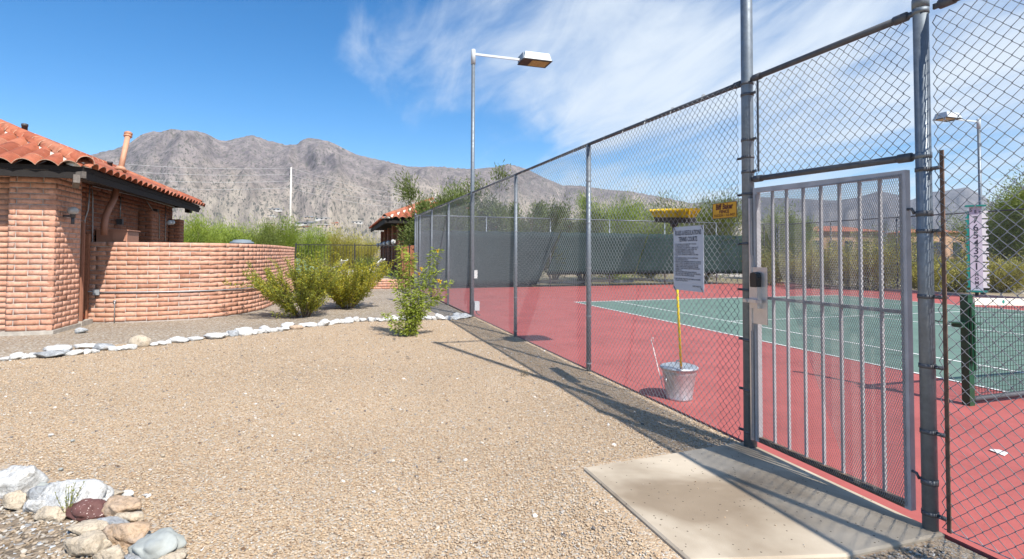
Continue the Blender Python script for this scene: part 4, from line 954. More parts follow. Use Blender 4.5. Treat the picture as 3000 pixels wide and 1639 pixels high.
# ------------------------------------------------------------------ brick service building
EX, EY, EZ, RUN, TP = 3.85, -11.66, 3.12, 2.65, 0.425      # eave corner, half width, roof pitch
XF = -4.9; RIDGE_Z = EZ+RUN*TP
bld = thing('brick_building', (0, -14.3, 0), 'brick service building with a red clay tile roof and dark eaves', 'building')
b = MB(); T_ = 0.007
b.box(((3.10-T_+(-4.75))/2, (-12.42-T_-16.3)/2, 1.55), (3.10-T_+4.75, 16.3-12.42-T_, 3.25)); b.build('wall', 'mortar_red', bld)
b = MB(); b.box(((3.35-T_+2.25)/2, (-13.0-12.28-T_)/2, 1.52), (1.1-T_, 0.72-T_, 3.2)); b.build('pier', 'mortar', bld)
b = MB(); b.box((2.82, -12.66, -0.0), (1.14, 0.84, 0.10)); b.build('footing', 'footing', bld)
bb = []
def faceY(x0, x1, y, z0, nc, **k):      # face looking to +Y: tangent along +X gives local +Y outward
    return course_path(*straight((x0, y), (x1, y)), z0, nc, **k)
def faceX(x, y0, y1, z0, nc, **k):      # face looking to +X: tangent along -Y
    return course_path(*straight((x, y1), (x, y0)), z0, nc, **k)
bb = faceX(3.35, -13.0, -12.275, 0.05, 29)+faceY(2.27, 3.35, -12.28, 0.05, 29, bl=0.335)
bb += faceX(3.10, -15.2, -13.0, 0.05, 29, sh=0.1)
lay(near_first(bb), bld, 'brick', 170)
lw = faceY(-4.75, 1.66, -12.42, 0.05, 29, skip=lambda s, z: z < 1.5)+faceY(1.66, 2.2, -12.42, 0.05+20*CH, 9)
for (x0, x1, zt) in ((-2.1, -1.55, 2.70), (-4.8, -4.3, 2.62)):
    nc = int((zt-1.4)/CH); z0 = zt-nc*CH
    b = MB(); b.box(((x0+x1)/2, -12.27, zt/2-0.02), (x1-x0-0.02, 0.33, zt-0.02)); b.build('pier', 'mortar_red', bld)
    lw += faceX(x1, -12.42, -12.09, z0, nc, bl=0.33)+faceY(x0, x1, -12.09, z0, nc)
lay(near_first(lw), bld, 'brick_shaded', 130)
# doorway
b = MB(); b.box((1.94, -12.43, 1.09), (0.50, 0.05, 2.12)); b.build('doorway_shade', 'void', bld)  # flat dark panel painted as the shade inside the open doorway
b = MB(); b.box((2.145, -12.33, 1.09), (0.10, 0.13, 2.14)); b.box((2.15, -12.262, 1.09), (0.05, 0.02, 2.12)); b.build('door_frame', 'brown_paint', bld)
b = MB(); b.box((1.95, -12.34, 0.03), (0.56, 0.22, 0.10)); b.build('door_sill', 'footing', bld)
b = MB(); b.box((1.71, -12.37, 0.96), (0.10, 0.10, 1.95)); b.build('door_jamb', 'brick_shaded', bld)
# wall lamp over the door
lc = onY(214, 619, -12.12); wl = MB(); wl.lathe([(0.02, -0.075), (0.075, -0.05), (0.098, 0), (0.08, 0.055), (0.03, 0.085)], 16, lc); g_ = wl.build('wall_lamp', 'globe_clear', bld, True)
b = MB(); b.lathe([(0.045, -0.13), (0.045, -0.075), (0.06, -0.07)], 12, lc); b.tube([lc+Vector((0, 0, -0.1)), lc+Vector((0.03, -0.15, -0.1))], 0.02, 8); b.tube([lc+Vector((0, 0, -0.13)), lc+Vector((0, 0, -0.26))], 0.03, 10); b.build('lamp_bracket', 'dark_box', g_, True)
# roof: deck, fascia, rafters
roof = MB(); e2 = EY-2*RUN
A, B_, C_, D_ = Vector((EX, EY, EZ)), Vector((XF, EY, EZ)), Vector((XF, e2, EZ)), Vector((EX, e2, EZ)); P1, P2 = Vector((EX-RUN, EY-RUN, RIDGE_Z)), Vector((XF, EY-RUN, RIDGE_Z))
dn = Vector((0, 0, -0.09))
vs = [A, B_, C_, D_, P1, P2]+[v+dn for v in (A, B_, C_, D_, P1, P2)]
roof.add(vs, [(0, 4, 5, 1), (0, 3, 4), (3, 2, 5, 4), (1, 5, 2), (6, 7, 11, 10), (6, 10, 9), (9, 10, 11, 8), (7, 8, 11), (0, 1, 7, 6), (1, 2, 8, 7), (2, 3, 9, 8), (3, 0, 6, 9)])
rf = roof.build('roof', 'shaded_dark_wood', bld)
b = MB(); b.box((EX-0.03, (EY+e2)/2, EZ-0.16), (0.05, abs(e2-EY)-0.02, 0.13)); b.box(((EX+XF)/2, EY-0.03, EZ-0.16), (EX-XF-0.06, 0.05, 0.13)); b.build('fascia', 'shaded_dark_wood', rf)
for k in range(15):
    x = EX-0.45-k*0.6; b = MB(); b.bar((x, EY-0.02, EZ-0.13), (x, EY-0.66, EZ+0.19), 0.07, 0.13); b.build('rafter', 'shaded_dark_wood', rf)
for k in range(6):
    y = EY-0.5-k*0.6; b = MB(); b.bar((EX-0.03, y, EZ-0.13), (EX-0.9, y, EZ+0.3), 0.07, 0.13); b.build('rafter', 'shaded_dark_wood', rf)
b = MB(); b.bar((EX+0.10, EY-0.06, EZ-0.24), (EX-0.35, EY-0.25, EZ-0.30), 0.10, 0.15); b.bar((EX+0.06, EY+0.04, EZ-0.16), (EX-0.1, EY-0.2, EZ-0.16), 0.07, 0.12); b.build('beam_end', 'grey_wood', rf)
b = MB(); b.box((XF-0.06, EY-0.35, EZ-0.16), (0.35, 0.14, 0.16)); b.build('beam_end', 'shaded_dark_wood', rf)
# clay tiles
TPW, TEX = 0.345, 0.375
def tile_mesh():
    b = MB(); n = 8; Lh = 0.44; th = 0.014
    pr = []
    for i in range(n+1):
        x = (i/n-0.5)*TPW; pr.append((x, 0.105*max(0.0, math.cos(math.pi*x/TPW))**0.75))
    vs = []
    for y in (0, Lh):
        for d in (0, th): vs += [(x*(1.0 if y == 0 else 0.93), y, z+d-(0.02 if y else 0)+0.012) for x, z in pr]
    m = n+1
    b.add(vs, [(m+i, m+i+1, 3*m+i+1, 3*m+i) for i in range(n)]+[(i+1, i, 2*m+i, 2*m+i+1) for i in range(n)])
    b.cur = 1; b.add(vs, [(i, i+1, m+i+1, m+i) for i in range(n)]); return b
TB = tile_mesh(); TILE = TB.mesh('roof_tile', ['tile', 'tile_lip_lit'], True)
sl_ = math.atan(TP)
def tile_matrix(eave_pt, along, up_h, u, c):      # u metres along the eave, c course number
    s = c*TEX-0.11; p = Vector(eave_pt)+along*u+up_h*(s*math.cos(sl_))+Vector((0, 0, s*math.sin(sl_)+0.012*c*0+0.01))
    yv = (up_h*math.cos(sl_)+Vector((0, 0, math.sin(sl_)))).normalized(); zv = along.cross(yv).normalized()
    if zv.z < 0: zv = -zv; 
    xv = yv.cross(zv)
    return Matrix.Translation(p) @ Matrix((xv, yv, zv)).transposed().to_4x4() @ Matrix.Rotation(random.gauss(0, 0.018), 4, 'Z') @ Matrix.Rotation(0.045+random.gauss(0, 0.008), 4, 'X')
tiles = []
nrow = int(RUN/math.cos(sl_)/TEX)+1
for c in range(nrow):
    inset = c*TEX*math.cos(sl_)
    if inset > RUN-0.1: break
    L0 = EX-XF; nt_ = int(L0/TPW)+1
    for i in range(nt_):
        u = 0.17+i*TPW
        if u < inset-0.05 or u > L0+0.05: continue
        tiles.append(tile_matrix(A, Vector((-1, 0, 0)), Vector((0, -1, 0)), u, c))
    for i in range(int(2*RUN/TPW)+1):
        u = 0.17+i*TPW
        if u < inset-0.05 or u > 2*RUN-inset+0.05 or u > 3.2: continue
        tiles.append(tile_matrix(A, Vector((0, -1, 0)), Vector((-1, 0, 0)), u, c))
tiles.sort(key=lambda m: (m.translation-CAM).length)
def lay_tiles(ms, parent, limit=300):
    for m in ms[:limit]: obj('roof_tile', TILE, parent, m)
    if ms[limit:]:
        b = MB()
        for m in ms[limit:]: b.cur = 0; b.add([m @ Vector(v) for v in TB.v], TB.f)
        o = b.build('roof_tile', 'tile', parent, True); o['kind'] = 'stuff'
caps = []
hd = (P1-A); hl = hd.length; hdn = hd.normalized()
CAPB = MB(); n = 8
for y in (0, 0.46):
    for d in (0.0, 0.014): CAPB.v += [((0.135+d)*(1 if y == 0 else 0.8)*math.cos(math.pi*i/n), y, (0.125+d)*(1 if y == 0 else 0.85)*math.sin(math.pi*i/n)) for i in range(n+1)]
m = n+1
CAPB.f = [(m+i+1, m+i, 3*m+i, 3*m+i+1) for i in range(n)]+[(i, i+1, 2*m+i+1, 2*m+i) for i in range(n)]+[(i+1, i, m+i, m+i+1) for i in range(n)]
CAPB.mi = [0]*(2*n)+[1]*n; CAPME = CAPB.mesh('ridge_tile', ['tile', 'tile_lip_lit'], True)
def cap_run(p, q, lift, name='ridge_tile', parent=None, step=0.38):
    d = (q-p); L = d.length; yv = d.normalized(); xv = yv.cross(Vector((0, 0, 1))).normalized(); zv = xv.cross(yv)
    for k in range(int(L/step)+1):
        c = p+yv*(k*step)+zv*lift
        obj(name, CAPME, parent, Matrix.Translation(c) @ Matrix((xv, yv, zv)).transposed().to_4x4() @ Matrix.Rotation(random.gauss(0, 0.02), 4, 'Z') @ Matrix.Rotation(0.05, 4, 'X'))
lay_tiles(tiles, rf, 260)
cap_run(A-hdn*0.05, P1, 0.075, 'hip_tile', rf); cap_run(P1, P2, 0.06, 'ridge_tile', rf); cap_run(B_+Vector((0.06, 0, 0)), P2+Vector((0.06, 0, 0)), 0.06, 'rake_tile', rf)
def mortar_bed(p, q, w, h):
    b = MB(); yv = (q-p).normalized(); xv = yv.cross(Vector((0, 0, 1))).normalized(); zv = xv.cross(yv); L = (q-p).length; k = int(L/0.12); vs = []
    for i in range(k+1):
        c = p+yv*(L*i/k); ww = w*random.uniform(0.72, 1.12); hh = h*random.uniform(0.85, 1.1)
        vs += [c-xv*ww-zv*0.02, c-xv*ww*0.72+zv*hh*0.8, c+zv*hh, c+xv*ww*0.72+zv*hh*0.8, c+xv*ww-zv*0.02]
    b.add(vs, [(5*i+j, 5*i+j+1, 5*i+j+6, 5*i+j+5) for i in range(k) for j in range(4)]+[(4, 3, 2, 1, 0), tuple(5*k+j for j in range(5))]); return b
mortar_bed(A+hdn*0.03, P1, 0.18, 0.07).build('mortar_bed', 'roof_mortar', rf)
mortar_bed(P1, P2, 0.24, 0.09).build('mortar_bed', 'roof_mortar', rf)
b = MB(); q = P1+(A-P1)*0.33+Vector((-0.02, 0.05, 0.13)); b.lathe([(0.05, 0), (0.05, 0.14), (0.058, 0.14), (0.058, 0.19), (0.03, 0.2)], 10, q); b.build('vent_pipe', 'dark_box', rf, True)
q = onY(322, 489, -13.6); b = MB(); b.lathe([(0.06, -0.15), (0.06, 0.1), (0.075, 0.1), (0.075, 0.15)], 10, q); b.build('vent_pipe', 'dark_box', rf, True)
# flue
fl = [onY(305, 690, -12.08), onY(306, 660, -12.08), onY(309, 635, -12.08), onY(319, 612, -12.06), onY(333, 585, -12.05), onY(340, 560, -12.05), onY(345, 535, -12.05), onY(352, 500, -12.05)]
MB().tube(fl, 0.068, 14).build('flue_pipe', 'brown_paint', bld, True)
f2 = [onY(353, 499, -12.05), onY(374, 402, -12.05)]
b = MB(); b.tube(f2, 0.058, 14); d = (f2[1]-f2[0]).normalized(); b.tube([f2[0]-d*0.02, f2[0]+d*0.06], [0.13, 0.10], 14); up_ = b.build('flue_pipe', 'flue_paint', bld, True)
b = MB()
for k in range(4): b.tube([f2[1]+d*(0.0+0.035*k), f2[1]+d*(0.018+0.035*k)], [0.072, 0.092] if k % 2 == 0 else [0.092, 0.076], 14)
b.tube([f2[1]-d*0.02, f2[1]+d*0.14], 0.055, 12); b.build('flue_cap', 'flue_paint', up_, True)
# conduits and boxes on the shaded wall
WY = -12.39
def wp(px, py, y=WY): return onY(px, py, y)
for pts in ([(270, 556), (272, 580), (271, 700), (271, 760)], [(272, 546), (400, 575), (512, 608)], [(354, 577), (352, 640)], [(430, 590), (448, 617), (452, 618)],
            [(450, 628), (449, 665), (448, 700)], [(462, 624), (467, 630), (467, 700)], [(486, 605), (484, 708)]):
    MB().tube([wp(*q) for q in pts], 0.013, 6).build('conduit', 'conduit', bld, True)
for px, py, w, h, mt in ((352, 650, 0.10, 0.14, 'dark_box'), (457, 622, 0.16, 0.18, 'dark_box'), (440, 700, 0.5, 0.05, 'dark_box')):
    b = MB(); b.box(wp(px, py, WY+0.06), (w, 0.12, h)); b.build('electrical_box', mt, bld)
for px in (496, 505):
    q = wp(px, 652, -12.02); b = MB(); b.lathe([(0.03, -0.09), (0.055, -0.07), (0.075, 0.0), (0.07, 0.02), (0.01, 0.03)], 12, q, Matrix.Rotation(R(75), 3, 'Y')); b.build('flood_light', 'globe', bld, True)

cab = thing('equipment_cabinet', (0.9, -12.0, 0), 'salmon painted metal equipment cabinet behind the curved wall under the flue pipe', 'cabinet')
z1 = 2.03
b = MB(); b.box((0.85, -12.08, z1/2), (0.75, 0.60, z1)); b.build('body', 'cabinet_paint', cab)
b = MB(); b.box((0.85, -12.08, z1+0.012), (0.80, 0.65, 0.025)); b.build('lid', 'cabinet_paint', cab)
b = MB(); b.box((1.24, -11.93, z1-0.14), (0.03, 0.26, 0.20)); b.build('access_panel', 'cabinet_paint', cab)
tk = thing('metal_tank', (-3.0, -10.6, 0), 'grey ribbed metal tank top peeking above the curved brick wall', 'tank')
q = onY(709, 712, -10.4); b = MB(); b.lathe([(0.36, -q.z), (0.36, -0.03), (0.40, -0.02), (0.38, 0.03), (0.30, 0.05), (0.29, 0.10), (0.05, 0.12)], 24, q); b.build('drum', 'tank', tk, True); tk.location = (q.x, q.y, 0)
for ch in tk.children: ch.matrix_parent_inverse = Matrix.Translation((-q.x, -q.y, 0))

# ------------------------------------------------------------------ iron fence on a low wall
irn = thing('iron_fence', (-7.9, -6.5, 0), 'black iron picket fence running from the curved wall to the court corner', 'fence')
x0 = -7.92
b = MB(); b.box((x0, -6.5, 1.87), (0.03, 4.7, 0.035)); b.build('top_rail', 'iron', irn)
b = MB(); b.box((x0, -6.5, 0.50), (0.03, 4.7, 0.035)); b.build('bottom_rail', 'iron', irn)
for k in range(38):
    b = MB(); b.box((x0, -8.83+k*0.125, 1.17), (0.016, 0.016, 1.36)); b.build('picket', 'iron', irn)
for y in (-8.8, -6.5, -4.2): b = MB(); b.box((x0, y, 0.97), (0.045, 0.045, 1.94)); b.build('post', 'iron', irn)
pw = thing('low_wall', (-7.9, -6.4, 0), 'low salmon block wall at the foot of the iron fence', 'wall')
b = MB(); b.box((-7.92, -6.48, 0.16), (0.18, 4.6, 0.38)); b.build('mortar', 'mortar', pw)
lay(near_first(faceX(-7.82, -8.8, -4.18, 0.0, 4)), pw, 'brick')

# ------------------------------------------------------------------ pool house with piers and globes
QX, QY, QZ, QR = -11.85, -4.95, 3.3, 2.6
ph = thing('pool_house', (-17, -2.3, 0), 'brick pool house with open piers, globe lamps and red tile roof behind the oleander', 'building')
qa = Vector((QX, QY, QZ)); LX = 13.0
b = MB(); P = [qa, Vector((QX-LX, QY, QZ)), Vector((QX-LX, QY+2*QR, QZ)), Vector((QX, QY+2*QR, QZ)), Vector((QX-QR, QY+QR, QZ+QR*TP)), Vector((QX-LX+QR, QY+QR, QZ+QR*TP))]
vs = P+[v+dn for v in P]
b.add(vs, [(0, 4, 5, 1), (0, 3, 4), (3, 2, 5, 4), (1, 5, 2), (6, 7, 11, 10), (6, 10, 9), (9, 10, 11, 8), (7, 8, 11), (0, 1, 7, 6), (1, 2, 8, 7), (2, 3, 9, 8), (3, 0, 6, 9)])
prf = b.build('roof', 'shaded_dark_wood', ph); pt = []
for c in range(7):
    inset = c*TEX*math.cos(sl_)
    for i in range(int(LX/TPW)):
        u = 0.17+i*TPW
        if inset-0.05 <= u <= LX-inset: pt.append(tile_matrix(qa, Vector((-1, 0, 0)), Vector((0, 1, 0)), u, c))
    for i in range(int(2*QR/TPW)):
        u = 0.17+i*TPW
        if inset-0.05 <= u <= 2*QR-inset: pt.append(tile_matrix(qa, Vector((0, 1, 0)), Vector((-1, 0, 0)), u, c))
pt.sort(key=lambda m: (m.translation-CAM).length); lay_tiles(pt, prf, 120)
cap_run(qa, P[4], 0.07, 'hip_tile', prf); mortar_bed(qa, P[4], 0.25, 0.1).build('mortar_bed', 'roof_mortar', prf)
b = MB(); b.box((QX-LX/2, QY+0.03, QZ-0.17), (LX-0.1, 0.06, 0.16)); b.box((QX-0.03, QY+QR, QZ-0.17), (0.05, 2*QR, 0.16)); b.build('fascia', 'shaded_dark_wood', prf)
b = MB(); b.box((QX-LX/2-0.4, QY+3.6, 1.5), (LX-2, 2.0, 3.1)); b.build('wall', 'brick_shaded', ph)
for k in range(5):
    xp = QX-0.75-k*2.9; yp = QY+0.72
    b = MB(); b.box((xp-0.25, yp+0.28, 1.55), (0.49, 0.57, 3.1)); pr_ = b.build('pier', 'mortar_red', ph)
    lay(faceX(xp+0.004, yp-0.01, yp+0.57, 0.0, 30)+faceY(xp-0.5, xp, yp+0.574, 0, 0)+[(Matrix.Translation((xp-0.25, yp-0.006, CH*(c+0.5))) @ Matrix.Rotation(R(180), 4, 'Z'), 1.24) for c in range(30)], pr_, 'brick_shaded', 0 if k else 90)
    q = Vector((xp+0.0, yp-0.22, 2.12)); b = MB(); b.lathe([(0.03, -0.14), (0.10, -0.10), (0.135, 0), (0.10, 0.10), (0.02, 0.137)], 14, q); gl = b.build('globe_lamp', 'globe', ph, True)
    b = MB(); b.tube([q+Vector((0, 0, -0.12)), q+Vector((0, 0, -0.22)), q+Vector((0, 0.2, -0.22))], 0.02, 6); b.build('bracket', 'dark_box', gl)
b = MB(); b.box((-9.6, -3.4, 0.95), (0.25, 2.0, 1.9)); scn = b.build('screen_wall', 'brick_shaded', ph)
# lounge chair by the pool
def lounge(loc, rz, label):
    t = thing('lounge_chair', loc, label, 'lounge chair', 'pool lounge chairs'); mwt = Matrix.Translation(loc) @ Matrix.Rotation(rz, 4, 'Z')
    def put(b, name): me = b.mesh(name, 'plastic_white'); obj(name, me, t, mwt)
    for k in range(7): b = MB(); b.box((-0.15-0.13*k, 0, 0.36), (0.10, 0.56, 0.025)); put(b, 'slat')
    for k in range(6): b = MB(); a = R(42); s = 0.08+0.125*k; b.box((s*math.cos(a), 0, 0.37+s*math.sin(a)), (0.10, 0.56, 0.025), Matrix.Rotation(-a, 3, 'Y')); put(b, 'back_slat')
    for y in (-0.28, 0.28): b = MB(); b.bar((-1.05, y, 0.34), (0.2, y, 0.34), 0.05, 0.05); b.bar((0, y, 0.34), (0.62, y, 0.93), 0.04, 0.05); put(b, 'side_rail')
    for x in (-0.95, 0.1):
        for y in (-0.28, 0.28): b = MB(); b.box((x, y, 0.16), (0.05, 0.05, 0.32)); put(b, 'leg')
lounge((-9.9, -5.75, 0.35), R(70), 'white slatted lounge chair with raised back behind the iron fence beside the pier')
lounge((-11.2, -7.4, 0.3), R(60), 'white slatted lounge chair half hidden behind the golden bush')
tag(MB().prism([(-8.05, -9.2), (-8.05, -3.95), (-26, -3.95), (-26, -9.2)], -0.03, 0.30).build('pool_terrace', 'concrete'), kind='structure')
b = None

# ------------------------------------------------------------------ stones
def stone_mesh(seed, sx, sy, sz, rough=0.16, sub_=3, flat=0.0):
    bm = bmesh.new(); bmesh.ops.create_icosphere(bm, subdivisions=sub_, radius=0.5); rg = np.random.default_rng(seed)
    ph_ = rg.uniform(0, 50, 3); cuts = [(Vector(rg.normal(0, 1, 3)).normalized(), rg.uniform(0.27, 0.42)) for _ in range(11)]
    for v in bm.verts:
        p = v.co.copy()
        for nn_, dd_ in cuts:
            e = p.dot(nn_)-dd_
            if e > 0: p -= nn_*e*0.92
        d = p.normalized()
        k = fbm(np.array([d.x*3+ph_[0]+d.z*1.4]), np.array([d.y*3+ph_[1]-d.z*1.9]), 5, seed % 97)[0]-0.5
        p *= 1+rough*1.6*k
        v.co = Vector((p.x*sx, p.y*sy, p.z*sz))
    me = bpy.data.meshes.new('stone'); bm.to_mesh(me); bm.free()
    me.polygons.foreach_set('use_smooth', [True]*len(me.polygons)); return me
def stone(name, px, py, w, h, mat, label, group=None, seed=0, depth=0.75, rough=0.16, sub_=2, tilt_=0.0):
    p = G(px, py); d = (p-CAM).dot(FWD); W, H = w/CF*d, h/CF*d
    hgt = max(0.35*H, H-0.0)*1.0; cam_el = math.atan2(CAM.z, (p-CAM).length)
    Hr = max(0.3*W, min(H*0.95, W*0.6)); Dp = W*depth
    Hr = max(0.012, min(Hr, max(0.25*W, (H-Dp*math.sin(cam_el))/max(0.3, math.cos(cam_el))*1.1)))
    me = stone_mesh(seed, W*1.4, Dp*1.42, Hr*1.6, rough, sub_); me.materials.append(M[mat])
    away = Vector((p.x-CAM.x, p.y-CAM.y, 0)).normalized(); c = p+away*Dp*0.45+Vector((0, 0, Hr*0.36))
    ang = math.atan2(RT.y, RT.x)+random.uniform(-0.15, 0.15)
    o = obj(name, me, None, Matrix.Translation(c) @ Matrix.Rotation(ang, 4, 'Z') @ Matrix.Rotation(tilt_, 4, 'Y'))
    tag(o, label, 'stone', group); return o
A5 = [(60, 1018, 95, 42), (185, 1003, 160, 75), (275, 998, 85, 48), (350, 990, 100, 55), (510, 985, 255, 66), (640, 930, 240, 80), (690, 964, 92, 72), (810, 958, 145, 60), (912, 892, 190, 55),
      (925, 943, 88, 46), (1015, 933, 95, 42), (1112, 908, 185, 78), (1215, 908, 75, 56), (1275, 908, 75, 42), (1340, 904, 70, 48), (1415, 898, 95, 66), (1645, 860, 85, 38),
      (1740, 853, 90, 44), (1818, 834, 62, 40), (1930, 824, 150, 64), (2100, 804, 145, 46), (2310, 784, 195, 64), (2425, 759, 65, 34), (2505, 752, 105, 58), (2572, 724, 62, 62)]
A2 = [(245, 1178, 92, 58), (300, 1146, 60, 40), (365, 1168, 125, 58), (375, 1122, 82, 28), (448, 1162, 64, 40), (492, 1153, 64, 44), (542, 1148, 92, 62), (610, 1142, 62, 48), (666, 1136, 62, 40), (716, 1128, 62, 44),
      (750, 1094, 92, 38), (872, 1098, 52, 38), (936, 1093, 112, 40), (1060, 1088, 92, 58), (1120, 1076, 60, 40), (1172, 1068, 82, 40), (1230, 1064, 56, 38), (1292, 1062, 92, 48), (1360, 1048, 62, 40), (1420, 1047, 62, 30), (1487, 1047, 66, 40),
      (1550, 1043, 72, 32), (1616, 1047, 92, 40), (1692, 1043, 72, 44), (1752, 1038, 62, 36), (1800, 1036, 60, 40), (1862, 1033, 72, 56), (1905, 1034, 60, 40), (1952, 1030, 62, 46), (2002, 1032, 56, 40), (2052, 1032, 54, 54), (2108, 1032, 82, 56), (2190, 1032, 62, 56),
      (2255, 1006, 62, 34), (2262, 1029, 112, 42), (2338, 1018, 92, 44)]
bl_ = [(x/3.68, 780+y/3.68, w/3.68, h/3.68) for x, y, w, h in A5]+[(600+x/3.059, 600+y/3.059, w/3.059, h/3.059) for x, y, w, h in A2]
for i, (x, y, w, h) in enumerate(bl_):
    gry = i in (4, 6, 11, 25, 52)
    stone('border_stone', x, y, w, h, 'stone_grey' if gry else 'stone_white', 'grey-streaked stone among the white border stones' if gry else 'white border stone in the row dividing tan gravel from brown gravel', 'grey border stones' if gry else 'white border stones', 100+i, 0.75, 0.3, 3)
stone('border_stone', 411, 1016, 52, 31, 'stone_cream', 'largest cream rounded stone in the white border row', None, 300)
stone('border_stone', 868, 965, 30, 13, 'stone_peach', 'small tan-orange stone in the white border row below the bushes', None, 301)
stone('loose_stone', 237, 974, 31, 14, 'stone_grey', 'single grey-white stone lying alone in front of the doorway', None, 302)
FG = [(150, 815, 400, 315, 'stone_white', 'big rough white boulder at the edge of the corner stone pile'), (405, 790, 160, 90, 'stone_slate', 'flat greenish-grey stone behind the dark streaked rock'),
      (395, 900, 240, 185, 'stone_grey', 'dark streaked grey stone between the two big white boulders'), (690, 955, 520, 280, 'stone_white', 'largest white marbled boulder behind the maroon rock'),
      (150, 945, 235, 160, 'stone_cream', 'cream stone in front of the rough white boulder'), (350, 965, 180, 125, 'stone_white', 'small white stone beside the streaked grey stone'),
      (480, 1052, 205, 130, 'stone_cream', 'cream wedge stone beside the little weed'), (850, 1018, 335, 165, 'stone_maroon', 'maroon volcanic rock speckled with white'),
      (1000, 870, 240, 110, 'stone_cream', 'pale flat stone behind the maroon rock'), (1165, 832, 130, 72, 'stone_white', 'small white stone at the top of the pile'),
      (1110, 1015, 300, 190, 'stone_peach', 'peach and white stone right of the maroon rock'), (1215, 1055, 190, 100, 'stone_cream', 'cream stone below the peach and white stone'),
      (820, 1160, 290, 110, 'stone_cream', 'long cream stone in front of the maroon rock'), (1060, 1108, 240, 100, 'stone_grey', 'white and grey veined stone in the middle of the pile'),
      (1205, 1255, 400, 205, 'stone_peach', 'large peach stone sloping to the tan gravel'), (840, 1380, 320, 225, 'stone_cream', 'round cream boulder standing on the brown gravel'),
      (1430, 1400, 420, 240, 'stone_slate', 'smooth grey-green slate stone'), (1040, 1430, 215, 150, 'stone_cream', 'small cream stone beside the round boulder'),
      (1290, 1450, 190, 85, 'stone_grey', 'lavender grey stone under the slate stone'), (1600, 1450, 300, 90, 'stone_cream', 'cream stone below the slate stone')]
for i, (x, y, w, h, mt, lab) in enumerate(FG):
    stone('boulder', x/3.205, 1200+y/3.205, w/3.205, h/3.205, mt, lab, None, 400+i, 0.62, 0.34, 4, random.uniform(-0.12, 0.12))
for i, (x, y) in enumerate([(480, 245), (600, 405), (570, 570), (1365, 815), (1530, 440), (680, 300)]):
    stone('pebble', x/3.205, 1200+y/3.205, 34/3.205, 15/3.205, ('stone_white', 'stone_cream', 'stone_slate')[i % 3], 'larger pale pebble lying loose on the tan gravel near the boulders', 'larger loose pebbles', 500+i, 0.9)

# ------------------------------------------------------------------ plants
def leaf_arrays(P, D, L, W):
    P = np.asarray(P); D = np.asarray(D); n = len(P); D = D/(np.linalg.norm(D, axis=1, keepdims=True)+1e-9)
    r = RNG.normal(0, 1, (n, 3)); S = np.cross(D, r); S /= np.linalg.norm(S, axis=1, keepdims=True)+1e-9; N = np.cross(D, S)
    l = (L*RNG.uniform(0.65, 1.25, n))[:, None]; w = (W*RNG.uniform(0.7, 1.2, n))[:, None]
    V = np.stack([P, P+D*l*0.5+S*w*0.5+N*w*0.15, P+D*l, P+D*l*0.5-S*w*0.5+N*w*0.15], axis=1).reshape(-1, 3)
    F = np.arange(4*n).reshape(-1, 4); return V, F
def foliage(name, P, D, L, W, mat, parent):
    V, F = leaf_arrays(P, D, L, W); return obj(name, arr_mesh(name, V, F, mat, 4), parent)
def stem_curve(base, dirv, length, up=0.35, n=7, wob=0.05):
    p = Vector(base); d = Vector(dirv).normalized(); out = [p.copy()]
    for k in range(n):
        d = (d+Vector((random.gauss(0, wob), random.gauss(0, wob), up/n+random.gauss(0, wob*0.6)))).normalized(); p = p+d*(length/n); out.append(p.copy())
    return out
def bush(name, label, cat, loc, height, radius, nst, nl, L, W, leafm, bark='bark', spread=1.0, start=0.2, up=0.35, jit=0.06, stems_r=0.011, group=None, lean=(0, 0), second=None, twigs=3):
    t = thing(name, loc, label, cat, group); loc = Vector(loc); b = MB(); P = []; D = []; nstt = nst
    segs = []
    for i in range(nst):
        a = 2*math.pi*i/nst*1.0+random.uniform(-0.5, 0.5); tl = random.uniform(0.12, 1.0)**0.6*spread
        Ls = height*random.uniform(0.72, 1.08)*(1+0.1*tl)
        d = Vector((math.cos(a)*tl*radius/height+lean[0], math.sin(a)*tl*radius/height+lean[1], random.uniform(0.8, 1.05)))
        c = stem_curve(loc+Vector((math.cos(a), math.sin(a), 0))*0.08*radius+Vector((0, 0, -0.03)), d, Ls, up)
        b.tube(c, [stems_r*(1-0.75*k/(len(c)-1)) for k in range(len(c))], 5, False); segs.append((c, 1.0))
        for j in range(twigs):
            k = random.randint(1, len(c)-3); dd = (c[k+1]-c[k]).normalized()+Vector((random.gauss(0, 0.5), random.gauss(0, 0.5), random.gauss(0.1, 0.3)))
            s = stem_curve(c[k], dd, Ls*random.uniform(0.25, 0.5), up, 4); b.tube(s, [stems_r*0.5, stems_r*0.45, stems_r*0.35, stems_r*0.3, stems_r*0.15], 4, False); segs.append((s, 0.7))
    b.build('stems', bark, t)
    per = max(1, int(nl/sum(w for _, w in segs)))
    for c, w in segs:
        m = len(c)-1
        for _ in range(int(per*w)):
            f = start+(1-start)*random.random()**0.8 if w == 1.0 else random.random()
            k = min(int(f*m), m-1); q = c[k].lerp(c[k+1], f*m-k); dd = (c[k+1]-c[k]).normalized()
            P.append(q+Vector((random.gauss(0, jit), random.gauss(0, jit), random.gauss(0, jit)))); D.append(dd+Vector((random.gauss(0, 0.8), random.gauss(0, 0.8), random.gauss(0, 0.6))))
    if second:
        k = int(len(P)*second[1]); idx = set(random.sample(range(len(P)), k))
        foliage('foliage', [P[i] for i in range(len(P)) if i not in idx], [D[i] for i in range(len(P)) if i not in idx], L, W, leafm, t)
        foliage('foliage', [P[i] for i in idx], [D[i] for i in idx], L, W, second[0], t)
    else: foliage('foliage', P, D, L, W, leafm, t)
    return t
gA = G(890, 926); gB = G(1018, 902)
